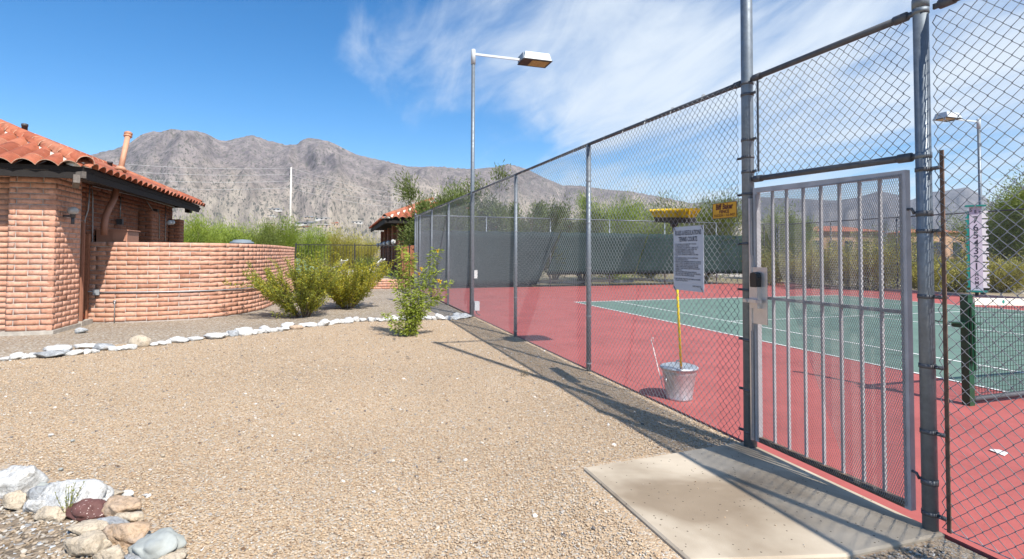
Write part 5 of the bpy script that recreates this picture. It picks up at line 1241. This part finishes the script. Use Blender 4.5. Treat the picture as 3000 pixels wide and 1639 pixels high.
bush('creosote_bush', 'spreading olive-green creosote bush whose branches reach over the curved wall', 'bush', (gA.x, gA.y, -0.02), 1.45, 1.35, 30, 20000, 0.060, 0.022, 'leaf_creosote', start=0.16, jit=0.03, twigs=5, up=0.15, lean=(0.0, -0.22), second=('leaf_creosote_gold', 0.25), spread=1.05)
bush('creosote_bush', 'rounded golden-green creosote bush nearer the iron fence', 'bush', (gB.x, gB.y, -0.02), 1.5, 1.35, 34, 25000, 0.060, 0.022, 'leaf_creosote_gold', start=0.10, jit=0.036, twigs=5, up=0.15, second=('leaf_creosote', 0.45))
# yellow bells
gy = G(1196, 985); yb = thing('yellow_bells', (gy.x, gy.y, 0), 'slender yellow-flowered shrub growing through the tan gravel by the fence', 'shrub')
b = MB(); P = []; D = []; tips = []
rv = RT; specs = [(-0.16, 1.66, 0.0), (-0.10, 1.52, 0.06), (-0.19, 1.2, -0.05), (0.52, 1.60, 0.0), (0.40, 1.22, 0.05), (0.58, 1.0, 0.06), (-0.42, 0.42, 0.0), (-0.30, 0.5, 0.1), (0.25, 0.45, -0.05), (0.62, 0.75, 0.0), (-0.05, 0.8, 0.1)]
for lat_, hgt_, dep in specs:
    base = Vector((gy.x, gy.y, -0.02))+rv*lat_*0.12; tip = Vector((gy.x, gy.y, hgt_))+rv*lat_+Vector((dep, dep, 0))*2
    c = []
    for k in range(9):
        f = k/8; q = base.lerp(tip, f)+rv*lat_*(-0.35*math.sin(math.pi*f)*(0.6 if hgt_ > 0.6 else 0))+Vector((random.gauss(0, 0.012), random.gauss(0, 0.012), 0)); c.append(q)
    b.tube(c, [0.011*(1-0.8*k/8) for k in range(9)], 5, False); tips.append(c[-1])
    for k in range(int(300*hgt_)+60):
        f = random.uniform(0.10 if hgt_ < 0.9 else 0.22, 1.02); i = min(int(f*8), 7); q = c[i].lerp(c[i+1], min(1, f*8-i))
        a = random.uniform(0, 6.283); dd = Vector((math.cos(a), math.sin(a), random.uniform(-0.45, 0.5))); P.append(q+dd*random.uniform(0.0, 0.085)); D.append(dd+Vector((0, 0, random.uniform(-0.5, 0.2))))
b.build('stems', 'bark_green', yb); foliage('foliage', P, D, 0.085, 0.022, 'leaf_bells', yb)
for (px, py) in ((1282, 735), (1235, 790), (1228, 802), (1290, 825), (1284, 822), (1233, 786)):
    q = onY(px, py, gy.y+0.02); fb = MB()
    for k in range(6):
        a = k*math.pi/3; e = Vector((math.cos(a), math.sin(a)*0.6, 0.35)).normalized(); s_ = Vector((-math.sin(a), math.cos(a), 0.1)); fb.add([q, q+e*0.022+s_*0.012, q+e*0.042, q+e*0.022-s_*0.012], [(0, 1, 2, 3)])
    fb.lathe([(0.004, -0.03), (0.012, -0.01), (0.015, 0.004)], 8, q); fb.build('flower', 'flower_yellow', yb)
# little weed among the boulders
wq = G(628/3.205, 1200+1015/3.205); wd_ = thing('weed', (wq.x, wq.y, 0), 'tiny green weed sprouting between the cream stone and the maroon rock', 'weed')
b = MB(); P = []; D = []
for k in range(9):
    c = stem_curve((wq.x, wq.y, 0.0), (random.gauss(0, 0.25), random.gauss(0, 0.25), 1), random.uniform(0.10, 0.19), 0.2, 5, 0.05); b.tube(c, 0.0016, 4, False)
    for q in c[1:]:
        for _ in range(4): P.append(q); D.append(Vector((random.gauss(0, 0.5), random.gauss(0, 0.5), 0.8)))
b.build('stems', 'bark_green', wd_); foliage('foliage', P, D, 0.016, 0.004, 'leaf_creosote', wd_)
for px, py in ((1518, 1100), (1412, 1083)):
    q = G(px+15, py); 
    if px == 1518: bush('dry_weed', 'small dry grey weed at the foot of the fence post', 'weed', (q.x, q.y+0.02, -0.01), 0.10, 0.10, 7, 160, 0.022, 0.006, 'leaf_dry', stems_r=0.002, jit=0.015)

def tree(name, label, loc, height, rx, nleaf, L, W, leafm, bark='bark', trunk=0.10, clear=0.25, upright=0.6, clumps=40, csz=0.32, group=None, flowers=None, limbs=6, seed=None):
    t = thing(name, loc, label, 'tree', group); loc = Vector(loc); b = MB(); tips = []
    for i in range(limbs):
        a = 2*math.pi*i/limbs+random.uniform(-0.4, 0.4); tl = random.uniform(0.25, 1.0)
        d = Vector((math.cos(a)*tl*rx/height*1.5, math.sin(a)*tl*rx/height*1.5, 1.0)); c = stem_curve(loc+Vector((math.cos(a), math.sin(a), 0))*trunk*0.6+Vector((0, 0, -0.1)), d, height*random.uniform(0.72, 0.98), upright*0.4, 8, 0.08)
        b.tube(c, [trunk*(1-0.85*k/8) for k in range(9)], 6, False); tips.append(c)
        for j in range(4):
            k = random.randint(2, 6); dd = (c[k+1]-c[k]).normalized()+Vector((random.gauss(0, 0.6), random.gauss(0, 0.6), random.gauss(0.1, 0.3))); s = stem_curve(c[k], dd, height*random.uniform(0.2, 0.42), upright*0.5, 5, 0.08)
            b.tube(s, [trunk*0.35*(1-0.8*q/5) for q in range(6)], 4, False); tips.append(s)
    b.build('trunk', bark, t)
    P = []; D = []; cs = []
    for k in range(clumps):
        c = random.choice(tips); f = random.uniform(clear, 1.0); i = min(int(f*(len(c)-1)), len(c)-2); q = c[i].lerp(c[i+1], random.random())
        cs.append((q+Vector((random.gauss(0, 0.10*rx), random.gauss(0, 0.10*rx), random.gauss(0, 0.05*height))), csz*rx*random.uniform(0.5, 1.2), (c[i+1]-c[i]).normalized()))
    for k in range(nleaf):
        q, s, dd = random.choice(cs); o = Vector((random.gauss(0, 0.45), random.gauss(0, 0.45), random.gauss(0, 0.5)))*s; p_ = q+o+dd*s*random.uniform(-0.3, 0.9)
        if p_.z < loc.z+0.05: p_.z = loc.z+0.05+random.random()*0.2
        P.append(p_); D.append(dd*upright*2+o*0.8/max(s, .1)+Vector((random.gauss(0, 0.4), random.gauss(0, 0.4), random.gauss(0, 0.4))))
    foliage('crown', P, D, L, W, leafm, t)
    if flowers:
        idx = random.sample(range(len(P)), flowers); fp = np.array([tuple(P[i]) for i in idx]); Pn = []; Dn = []
        for q in fp:
            for _ in range(5): Pn.append(q+RNG.normal(0, 0.025, 3)); Dn.append(RNG.normal(0, 1, 3))
        tag(foliage('flowers', Pn, Dn, 0.06, 0.05, 'flower_pink', t), kind='stuff')
    return t
# oleanders beyond the end fence
q = Vector((-10.3, -2.2, 0)); tree('oleander', 'big dark pink-flowered oleander in front of the pool house roof', (q.x, q.y, 0), 4.9, 2.0, 52000, 0.18, 0.045, 'leaf_oleander', trunk=0.05, clear=0.30, clumps=140, csz=0.3, flowers=55, limbs=11)
for px, d, h, r, lab in ((1445, 28, 3.9, 1.5, 'pink-flowered oleander behind the near corner of the end fence'), (1540, 27, 4.9, 1.5, 'narrow tall oleander behind the dense windscreen'), (1625, 29, 4.2, 1.4, 'bushy oleander beside the tall narrow one behind the end fence'), (1708, 28, 4.0, 1.5, 'oleander between its bushy neighbour and the bright palo verde')):
    q = at(px, 740, d); tree('oleander', lab, (q.x, q.y, 0), h, r*1.15, 16000, 0.18, 0.045, 'leaf_oleander', trunk=0.045, clear=0.2, clumps=44, csz=0.28, flowers=24, limbs=9)
for px, d, h, r, lm, lab in ((1790, 31, 4.9, 2.2, 'leaf_paloverde', 'bright green feathery palo verde behind the pale windscreen'), (1905, 33, 4.9, 2.4, 'leaf_paloverde', 'bright green palo verde left of the broom head'),
                             (2065, 30, 4.9, 2.3, 'leaf_mesquite', 'dark rounded mesquite tree behind the yellow maker plate'), (2290, 34, 4.6, 2.0, 'leaf_paloverde', 'olive palo verde tree seen through the left bars of the gate')):
    q = at(px, 740, d); tree('palo_verde_tree' if 'palo' in lab else 'mesquite_tree', lab, (q.x, q.y, 0), h, r*1.1, 32000, 0.17, 0.032, lm, bark='bark_green', trunk=0.06, clear=0.05, clumps=110, csz=0.3, upright=0.9, limbs=10)
# desert thicket behind the garden wall
for px, d, h, r, lm, lab in ((545, 30, 3.5, 1.9, 'leaf_paloverde', 'palo verde thicket beside the far pier of the brick building'), (640, 34, 3.45, 2.2, 'leaf_paloverde', 'palo verde shrub behind the grey tank'), (735, 36, 3.3, 2.2, 'leaf_mesquite', 'darker green shrub left of the utility pole'),
                             (815, 38, 3.6, 2.3, 'leaf_paloverde', 'bright green palo verde in front of the utility pole'), (905, 40, 3.2, 2.3, 'leaf_paloverde', 'low palo verde right of the utility pole'), (985, 44, 3.0, 2.4, 'leaf_olive', 'yellow-green scrub tree behind the iron fence'), (1045, 48, 3.0, 2.4, 'leaf_olive', 'yellow-green scrub tree left of the pool house'),
                             (690, 48, 4.0, 2.6, 'leaf_paloverde', 'taller palo verde standing behind the thicket'), (590, 46, 4.1, 2.6, 'leaf_paloverde', 'taller feathery palo verde at the back of the thicket near the building')):
    q = at(px, 740, d); tree('palo_verde_shrub', lab, (q.x, q.y, 0), h, r, 20000, 0.18, 0.03, lm, bark='bark_green', trunk=0.05, clear=0.0, clumps=60, csz=0.34, upright=0.9, limbs=10)
# scrub beyond the far side fence
k = 0
SCRUB = [(2255, 27, 1.8, 'leaf_scrub'), (2330, 29, 1.5, 'leaf_dry'), (2385, 25, 1.9, 'leaf_olive'), (2450, 27, 2.1, 'leaf_scrub'), (2500, 24, 2.2, 'leaf_olive'), (2555, 23.5, 2.3, 'leaf_olive'), (2610, 25, 2.5, 'leaf_scrub'), (2590, 36, 3.6, 'leaf_mesquite'), (2660, 30, 2.4, 'leaf_dry'),
         (2720, 23, 1.15, 'leaf_olive'), (2690, 26, 1.5, 'leaf_scrub'), (2780, 24, 1.25, 'leaf_olive'), (2830, 23, 1.3, 'leaf_scrub'), (2890, 24, 1.25, 'leaf_olive'), (2945, 23, 1.3, 'leaf_olive'), (3000, 24, 1.4, 'leaf_scrub'), (2760, 33, 1.6, 'leaf_dry'), (2860, 36, 1.7, 'leaf_dry'), (2960, 38, 1.9, 'leaf_dry'), (3080, 25, 1.6, 'leaf_olive'), (2420, 40, 2.3, 'leaf_scrub'), (2340, 44, 2.6, 'leaf_mesquite')]
LABS = {'leaf_scrub': 'grey-green desert shrub beyond the far side fence', 'leaf_olive': 'yellow-green creosote bush beyond the far side fence', 'leaf_dry': 'dry brown-grey shrub beyond the far side fence', 'leaf_mesquite': 'dark mesquite shrub beyond the far side fence'}
for px, d, h, lm in SCRUB:
    q = at(px, 745, d); bush('desert_shrub', LABS[lm], 'shrub', (q.x, q.y, -0.05), h, h*0.85, 18, 5200, 0.12, 0.032, lm, start=0.05, jit=0.17, stems_r=0.014, group=LABS[lm].replace('shrub', 'shrubs').replace('bush', 'bushes'))
for px, d, h, r, lab in ((2985, 34, 5.6, 2.8, 'green mesquite tree with dark trunk at the desert edge behind the scoreboard'), (2935, 44, 5.3, 2.8, 'mesquite tree set back beyond the scoreboard'), (3120, 30, 5.6, 3.0, 'broad mesquite tree past the end of the far fence')):
    q = at(px, 745, d); tree('mesquite_tree', lab, (q.x, q.y, 0), h, r, 26000, 0.16, 0.05, 'leaf_mesquite', trunk=0.13, clear=0.5, clumps=60, csz=0.32, limbs=7, upright=0.3)
# prickly pear and ornamental grass behind the iron fence
pp = G(885, 838); pr_ = thing('prickly_pear', (pp.x-0.4, pp.y, 0), 'pale blue-green prickly pear pads behind the left bush', 'cactus')
for k, (dx, z, s) in enumerate([(0, 0.35, 0.2), (0.25, 0.4, 0.19), (-0.15, 0.75, 0.18), (0.15, 0.8, 0.17), (0.4, 0.75, 0.15), (-0.25, 1.12, 0.16), (0.05, 1.1, 0.12), (0.55, 0.4, 0.2), (0.75, 0.7, 0.16), (0.95, 0.45, 0.17)]):
    q = Vector((pp.x-0.4, pp.y, z))+RT*dx; b = MB(); b.lathe([(0.01, -s*1.25), (s*0.6, -s*0.9), (s*0.95, -s*0.1), (s*0.9, s*0.5), (s*0.5, s*0.95), (0.01, s*1.05)], 14); me = b.mesh('pad', 'leaf_cactus', True); me.transform(Matrix.Diagonal((1, 0.22, 1, 1)))
    obj('pad', me, pr_, Matrix.Translation(q) @ Matrix.Rotation(math.atan2(RT.y, RT.x)+random.uniform(-0.7, 0.7), 4, 'Z') @ Matrix.Rotation(random.uniform(-0.3, 0.3), 4, 'Y'))
q = at(1078, 760, 26); bush('fountain_grass', 'dark green grassy clump in front of the pool house piers', 'grass clump', (q.x, q.y, 0.28), 1.0, 0.8, 40, 2500, 0.3, 0.012, 'leaf_mesquite', start=0.1, jit=0.05, stems_r=0.005, twigs=0)

# ------------------------------------------------------------------ far houses, utility line
def house(name, label, px, py, w, h, wallm, roofm, depth=None, group=None, tile=False, hgt=None, nwin=3, rk=0.14):
    if depth is None:                       # stand it on the mountain's foot slope
        d = ray(px, py); hl_ = math.hypot(d.x, d.y); az = math.atan2(d.y, d.x) % (2*math.pi); rr = np.linspace(R0+60, 3000, 900)
        dz = near_h(rr, np.full_like(rr, az))-(CAM.z+rr*d.z/hl_); i = int(np.argmax(dz > 0)); r_ = rr[i]; base = Vector((CAM.x+d.x/hl_*r_, CAM.y+d.y/hl_*r_, CAM.z+r_*d.z/hl_)); depth = (base-CAM).dot(FWD)
    else: base = at(px, py, depth); base.z = 0
    W = w/CF*depth; H = hgt or h/CF*depth; ang = math.atan2(RT.y, RT.x)
    t = thing(name, base, label, 'house', group); mw = Matrix.Translation(base) @ Matrix.Rotation(ang, 4, 'Z'); dp_ = W*0.5
    def put(b, nm, mt): return obj(nm, b.mesh(nm, mt), t, mw)
    b = MB(); b.box((0, dp_/2, H/2-1), (W, dp_, H+2)); put(b, 'wall', wallm)
    b = MB()
    if tile:
        o = 0.05*W; rh = rk*dp_; vs = [(-W/2-o, -o, H), (W/2+o, -o, H), (W/2+o, dp_+o, H), (-W/2-o, dp_+o, H), (-W/2+dp_*0.5, dp_/2, H+rh), (W/2-dp_*0.5, dp_/2, H+rh)]
        b.add(vs, [(0, 1, 5, 4), (1, 2, 5), (2, 3, 4, 5), (3, 0, 4), (3, 2, 1, 0)])
    else: b.box((0, dp_/2-0.03*W, H+0.04*H), (W*1.05, dp_*1.1, 0.09*H)); b.box((W*0.2, dp_*0.6, H*1.15), (W*0.3, dp_*0.4, H*0.3))
    put(b, 'roof', roofm)
    for k in range(nwin): b = MB(); b.box((-W*0.35+W*0.7*k/max(1, nwin-1), -0.03, H*0.52), (W*0.7/nwin*0.6, 0.1, H*0.42)); put(b, 'window', 'window')
for px, py, w, h, a_m, r_m, lab in ((803, 618, 34, 6, 'far_white', 'far_blue', 'long pale house with blue-grey roof highest on the foothill'), (793, 636, 22, 5, 'far_white', 'far_white', 'small white house just below the highest foothill house'), (785, 660, 30, 6, 'far_tan', 'far_white', 'tan foothill house left of the utility pole'),
      (828, 662, 26, 6, 'far_white', 'far_tan', 'white foothill house touching the utility pole'), (905, 642, 26, 6, 'far_tan', 'far_blue', 'tan foothill house above the cluster'), (942, 645, 38, 7, 'far_white', 'far_white', 'bright white foothill house above the cluster'),
      (895, 660, 60, 8, 'far_white', 'far_blue', 'long low foothill house with blue roof'), (890, 670, 42, 6, 'far_tan', 'tile', 'foothill house with red roof in the cluster'), (945, 666, 34, 7, 'far_tan', 'far_white', 'tan foothill house with pale roof right of the blue roof'),
      (980, 664, 22, 10, 'far_tan', 'tile', 'tall reddish foothill house at the right of the cluster'), (1045, 656, 30, 7, 'far_white', 'far_white', 'white foothill house next to the pool house roof'), (968, 684, 24, 5, 'far_white', 'far_white', 'low white foothill house near the treetops')):
    house('hillside_house', lab, px, py, w, h, a_m, r_m, None, 'foothill houses')
house('tile_roof_house', 'long tan house with orange tile roof seen through the gate', 2440, 745, 270, 0, 'stucco', 'tile', 75, None, True, 4.8, 5)
house('tile_roof_house', 'brick house with red tile roof and dark porch right of the gate post', 2745, 745, 170, 0, 'stucco', 'tile', 66, None, True, 4.3, 3)
def upole(label, base, h):
    t = thing('utility_pole', base, label, 'utility pole', 'power line poles'); b = MB(); b.tube([base, base+Vector((0, 0, h))], [0.20, 0.13], 12); b.build('shaft', 'pole_concrete', t, True)
    for k in range(3): b = MB(); b.tube([base+Vector((0, 0, h-1.15*(k+1))), base+Vector((0, 0, h-1.15*(k+1)))-RT*0.32], 0.07, 8); b.build('insulator', 'dark_box', t)
    return [base+Vector((0, 0, h-0.1))]+[base+Vector((0, 0, h-1.15*(k+1)))-RT*0.3 for k in range(3)]
def gp(px, d): q = at(px, 740, d); q.z = 0; return q
w0 = upole('concrete utility pole hidden behind the brick building', gp(90, 76), 15.4)
w1 = upole('tall pale concrete utility pole standing alone before the foothills', gp(849, 90), 15.9)
w2 = upole('concrete utility pole far along the line behind the oleander', gp(1275, 150), 18.0)
wl_ = thing('power_lines', gp(849, 90), 'four thin power lines strung from the utility pole across the mountain', 'power line')
for k in range(4):
    for a, c, sag in ((w0[k], w1[k], 0.8), (w1[k], w2[k], 1.4)):
        MB().tube([a.lerp(c, f/16)-Vector((0, 0, sag*4*(f/16)*(1-f/16))) for f in range(17)], 0.022, 4, False).build('wire', 'cable', wl_)
def bank_h(x, y):
    return 1.25*np.clip((y-19.5)/9, 0, 1)**1.3*np.clip((52-y)/12, 0, 1)*np.clip((24-x)/10, 0, 1)*np.clip((x+42)/12, 0, 1)+0.35*(fbm(x/3.0, y/3.0, 4, 44)-0.5)*np.clip((y-19.5)/5, 0, 1)-0.06
bx_, by_ = np.meshgrid(np.linspace(-42, 24, 110), np.linspace(18.5, 52, 60), indexing='ij'); bz_ = bank_h(bx_, by_); a = np.arange(109)[:, None]*60+np.arange(59)[None, :]
tag(obj('desert_bank', arr_mesh('desert_bank', np.stack([bx_, by_, bz_], -1).reshape(-1, 3), np.stack([a, a+60, a+61, a+1], -1).reshape(-1, 4), 'bank', 4, True)), kind='structure')
# pale rubble bank and kerb stones beyond the far side fence
tag(MB().prism([(-7.6, 15.24), (30, 15.24), (30, 15.36), (-7.6, 15.36)], -0.05, 0.10).build('kerb', 'footing'), kind='structure')
tb = thing('wood_pile', (-9.2, 3.5, 0), 'pale planks and blocks lying below the windscreen behind the end fence', 'planks')
for k in range(7):
    b = MB(); b.box((-9.0-0.3*(k % 3), 1.6+1.35*k, 0.10+0.08*(k % 2)), (0.25, 1.25, 0.10), random.uniform(-0.15, 0.15)); b.build('plank', 'stone_cream' if k % 2 else 'stone_white', tb)

# ------------------------------------------------------------------ air
hz_m = bpy.data.materials.new('haze_air'); hz_m.use_nodes = True; hz_m.node_tree.nodes.clear()
pv = hz_m.node_tree.nodes.new('ShaderNodeVolumePrincipled'); pv.inputs['Density'].default_value = 3.2e-5; pv.inputs['Color'].default_value = (0.72, 0.82, 0.97, 1); pv.inputs['Anisotropy'].default_value = 0.1
ho = hz_m.node_tree.nodes.new('ShaderNodeOutputMaterial'); hz_m.node_tree.links.new(pv.outputs[0], ho.inputs['Volume'])
M['haze'] = hz_m
b = MB(); b.box((CAM.x, CAM.y, 647), (24200, 24200, 1305)); tag(b.build('haze', 'haze'), kind='stuff')
